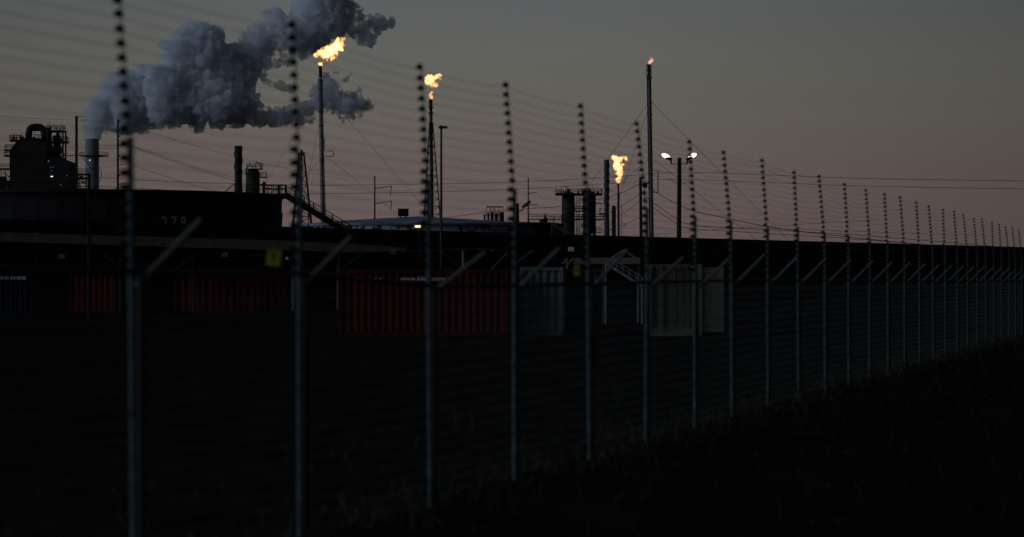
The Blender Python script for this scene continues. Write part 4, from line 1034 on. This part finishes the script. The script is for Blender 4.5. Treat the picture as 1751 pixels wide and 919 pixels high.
# mesh panel (one span), shared
mp_ = MB(); span = 3.89; npt = 54; rows = 34; pw = span / npt; hh_ = 2.08 / rows
for c_i in range(npt):
    for sgn in (1,):
        pts = [Vector((c_i * pw + (pw if (r_i % 2) else 0), (.003 if r_i % 2 else -.003), .06 + r_i * hh_)) for r_i in range(rows + 1)]
        k0 = len(mp_.v)
        for p in pts: mp_.v += [p + Vector((.0018, 0, 0)), p + Vector((-.0018, 0, 0)), p + Vector((0, .0024, 0))]
        for r_i in range(rows):
            for e in range(3): q0 = k0 + r_i * 3 + e; q1 = k0 + r_i * 3 + (e + 1) % 3; mp_.f.append((q0, q1, q1 + 3, q0 + 3))
    pts = None
mo = mp_.build('mesh_panel', mat('dull_mesh_wire', (.05, .052, .055), .7, 0, .3, 3), None); mme = mo.data; mo_l = WL[mo.name].copy(); bpy.data.objects.remove(mo)
for i in range(-1, NP - 1):
    a, b = posts[i][2].copy(), posts[i + 1][2].copy(); a.z = b.z = 0; d_ = b - a
    ctr = (a + b) / 2 + off + Vector((0, 0, mo_l.z)); o = inst('mesh_panel', mme, ctr, cf, (0, 0, math.atan2(d_.y, d_.x))); o.scale = (d_.length / span, 1, 1)
# yellow plates on the wires
for x, y, w, h, D, lab, tilt in ((468, 441, 24, 27, 24.2, 'larger yellow warning plate hung on the fence wires left of centre', 8), (985.5, 463, 9, 18, 36.0, 'smaller yellow warning plate hung on the fence wires at right', 0)):
    c = P(x, y, D); s = D / F; c.y -= .04
    t = thing('warning_sign', lab, 'sign', c - Vector((0, 0, h * s / 2)), 'yellow fence warning plates')
    ro = Matrix.Rotation(R(tilt), 3, 'Y')
    MB().quadbox(c, w * s / 2, .0015, h * s / 2, ro).build('plate', yellow, t)
    mb = MB(); z0 = c + Vector((0, -.004, 0)); u = w * s
    bolt = [(-.05, .30), (.10, .30), (.02, .05), (.14, .05), (-.08, -.34), (-.01, -.05), (-.13, -.05)]
    for dd in (0, .002):
        for bx, bz in bolt: mb.v.append(z0 + ro @ Vector((bx * u, dd - .001, bz * u * 1.2)))
    n = len(bolt); mb.f.append(tuple(range(n))); mb.f.append(tuple(range(2 * n - 1, n - 1, -1)))
    for q in range(n): mb.f.append((q, q + n, (q + 1) % n + n, (q + 1) % n))
    mb.build('lightning_symbol', insul, t)
    mb = MB(); mb.tube(c + Vector((-.3 * u, .003, h * s / 2)), c + Vector((-.3 * u, .01, h * s / 2 + .05)), .002, n=5); mb.tube(c + Vector((.3 * u, .003, h * s / 2)), c + Vector((.3 * u, .01, h * s / 2 + .05)), .002, n=5); mb.build('tie', wirem, t)

# gable brace of the shed and weeds along the fence
MB().tube(P(1068, 428, D9 + .1), P(1093, 446, D9 + .1), .07, n=6).build('gable_brace', grey_paint, sh)
MB().tube(P(1068, 428, D9 + .1), P(1040, 446, D9 + .1), .07, n=6).build('gable_brace', grey_paint, sh)
gm = MB(); rnd = random.Random(2)
for k in range(9000):
    t = rnd.random() * (NP - 2); i = int(t) - 1; u = t - int(t)
    a, b = posts[i][2], posts[i + 1][2]; q = a.lerp(b, u); w = rnd.gauss(0, .45) if rnd.random() < .7 else rnd.uniform(-5, 6)
    cl = math.sin(q.x * 3 + w) * math.sin(q.y * 1.7)
    if cl < -.1: continue
    q = Vector((q.x + w, q.y + rnd.uniform(-.5, .5), 0)); h_ = rnd.uniform(.06, .38) * (.4 + cl); an_ = rnd.uniform(0, 6.28); d_ = Vector((math.cos(an_), math.sin(an_), 0)) * .006
    tip = q + Vector((rnd.uniform(-.1, .1), rnd.uniform(-.1, .1), h_)); k0 = len(gm.v)
    gm.v += [q - d_, q + d_, q.lerp(tip, .6) + d_ * .7 + Vector((0, 0, .02)), tip]; gm.f.append((k0, k0 + 1, k0 + 2, k0 + 3))
tag(gm.build('weeds', mat('dry_grass', (.045, .05, .025), .9, 0, .5, 3)), 'sparse dry weeds growing along the foot of the chain link fence', 'grass', kind='stuff')

# small clutter seen above and in front of the dark wall
t = thing('warning_marker', 'tiny pale triangular marker plate beside the second fence post under the canopy', 'sign', P(491, 446, 190))
m3 = MB(); q = P(491, 442, 190)
for dd in (0, .02):
    for dx_, dz_ in ((-.11, -.11), (.13, -.02), (-.11, .12)): m3.v.append(q + Vector((dx_, dd, dz_)))
m3.f = [(0, 1, 2), (5, 4, 3), (0, 3, 4, 1), (1, 4, 5, 2), (2, 5, 3, 0)]
m3.build('plate', white_sign, t); MB().tube(q + Vector((-.1, .03, -.3)), q + Vector((-.1, .03, .12)), .015).build('stake', dark_steel, t)
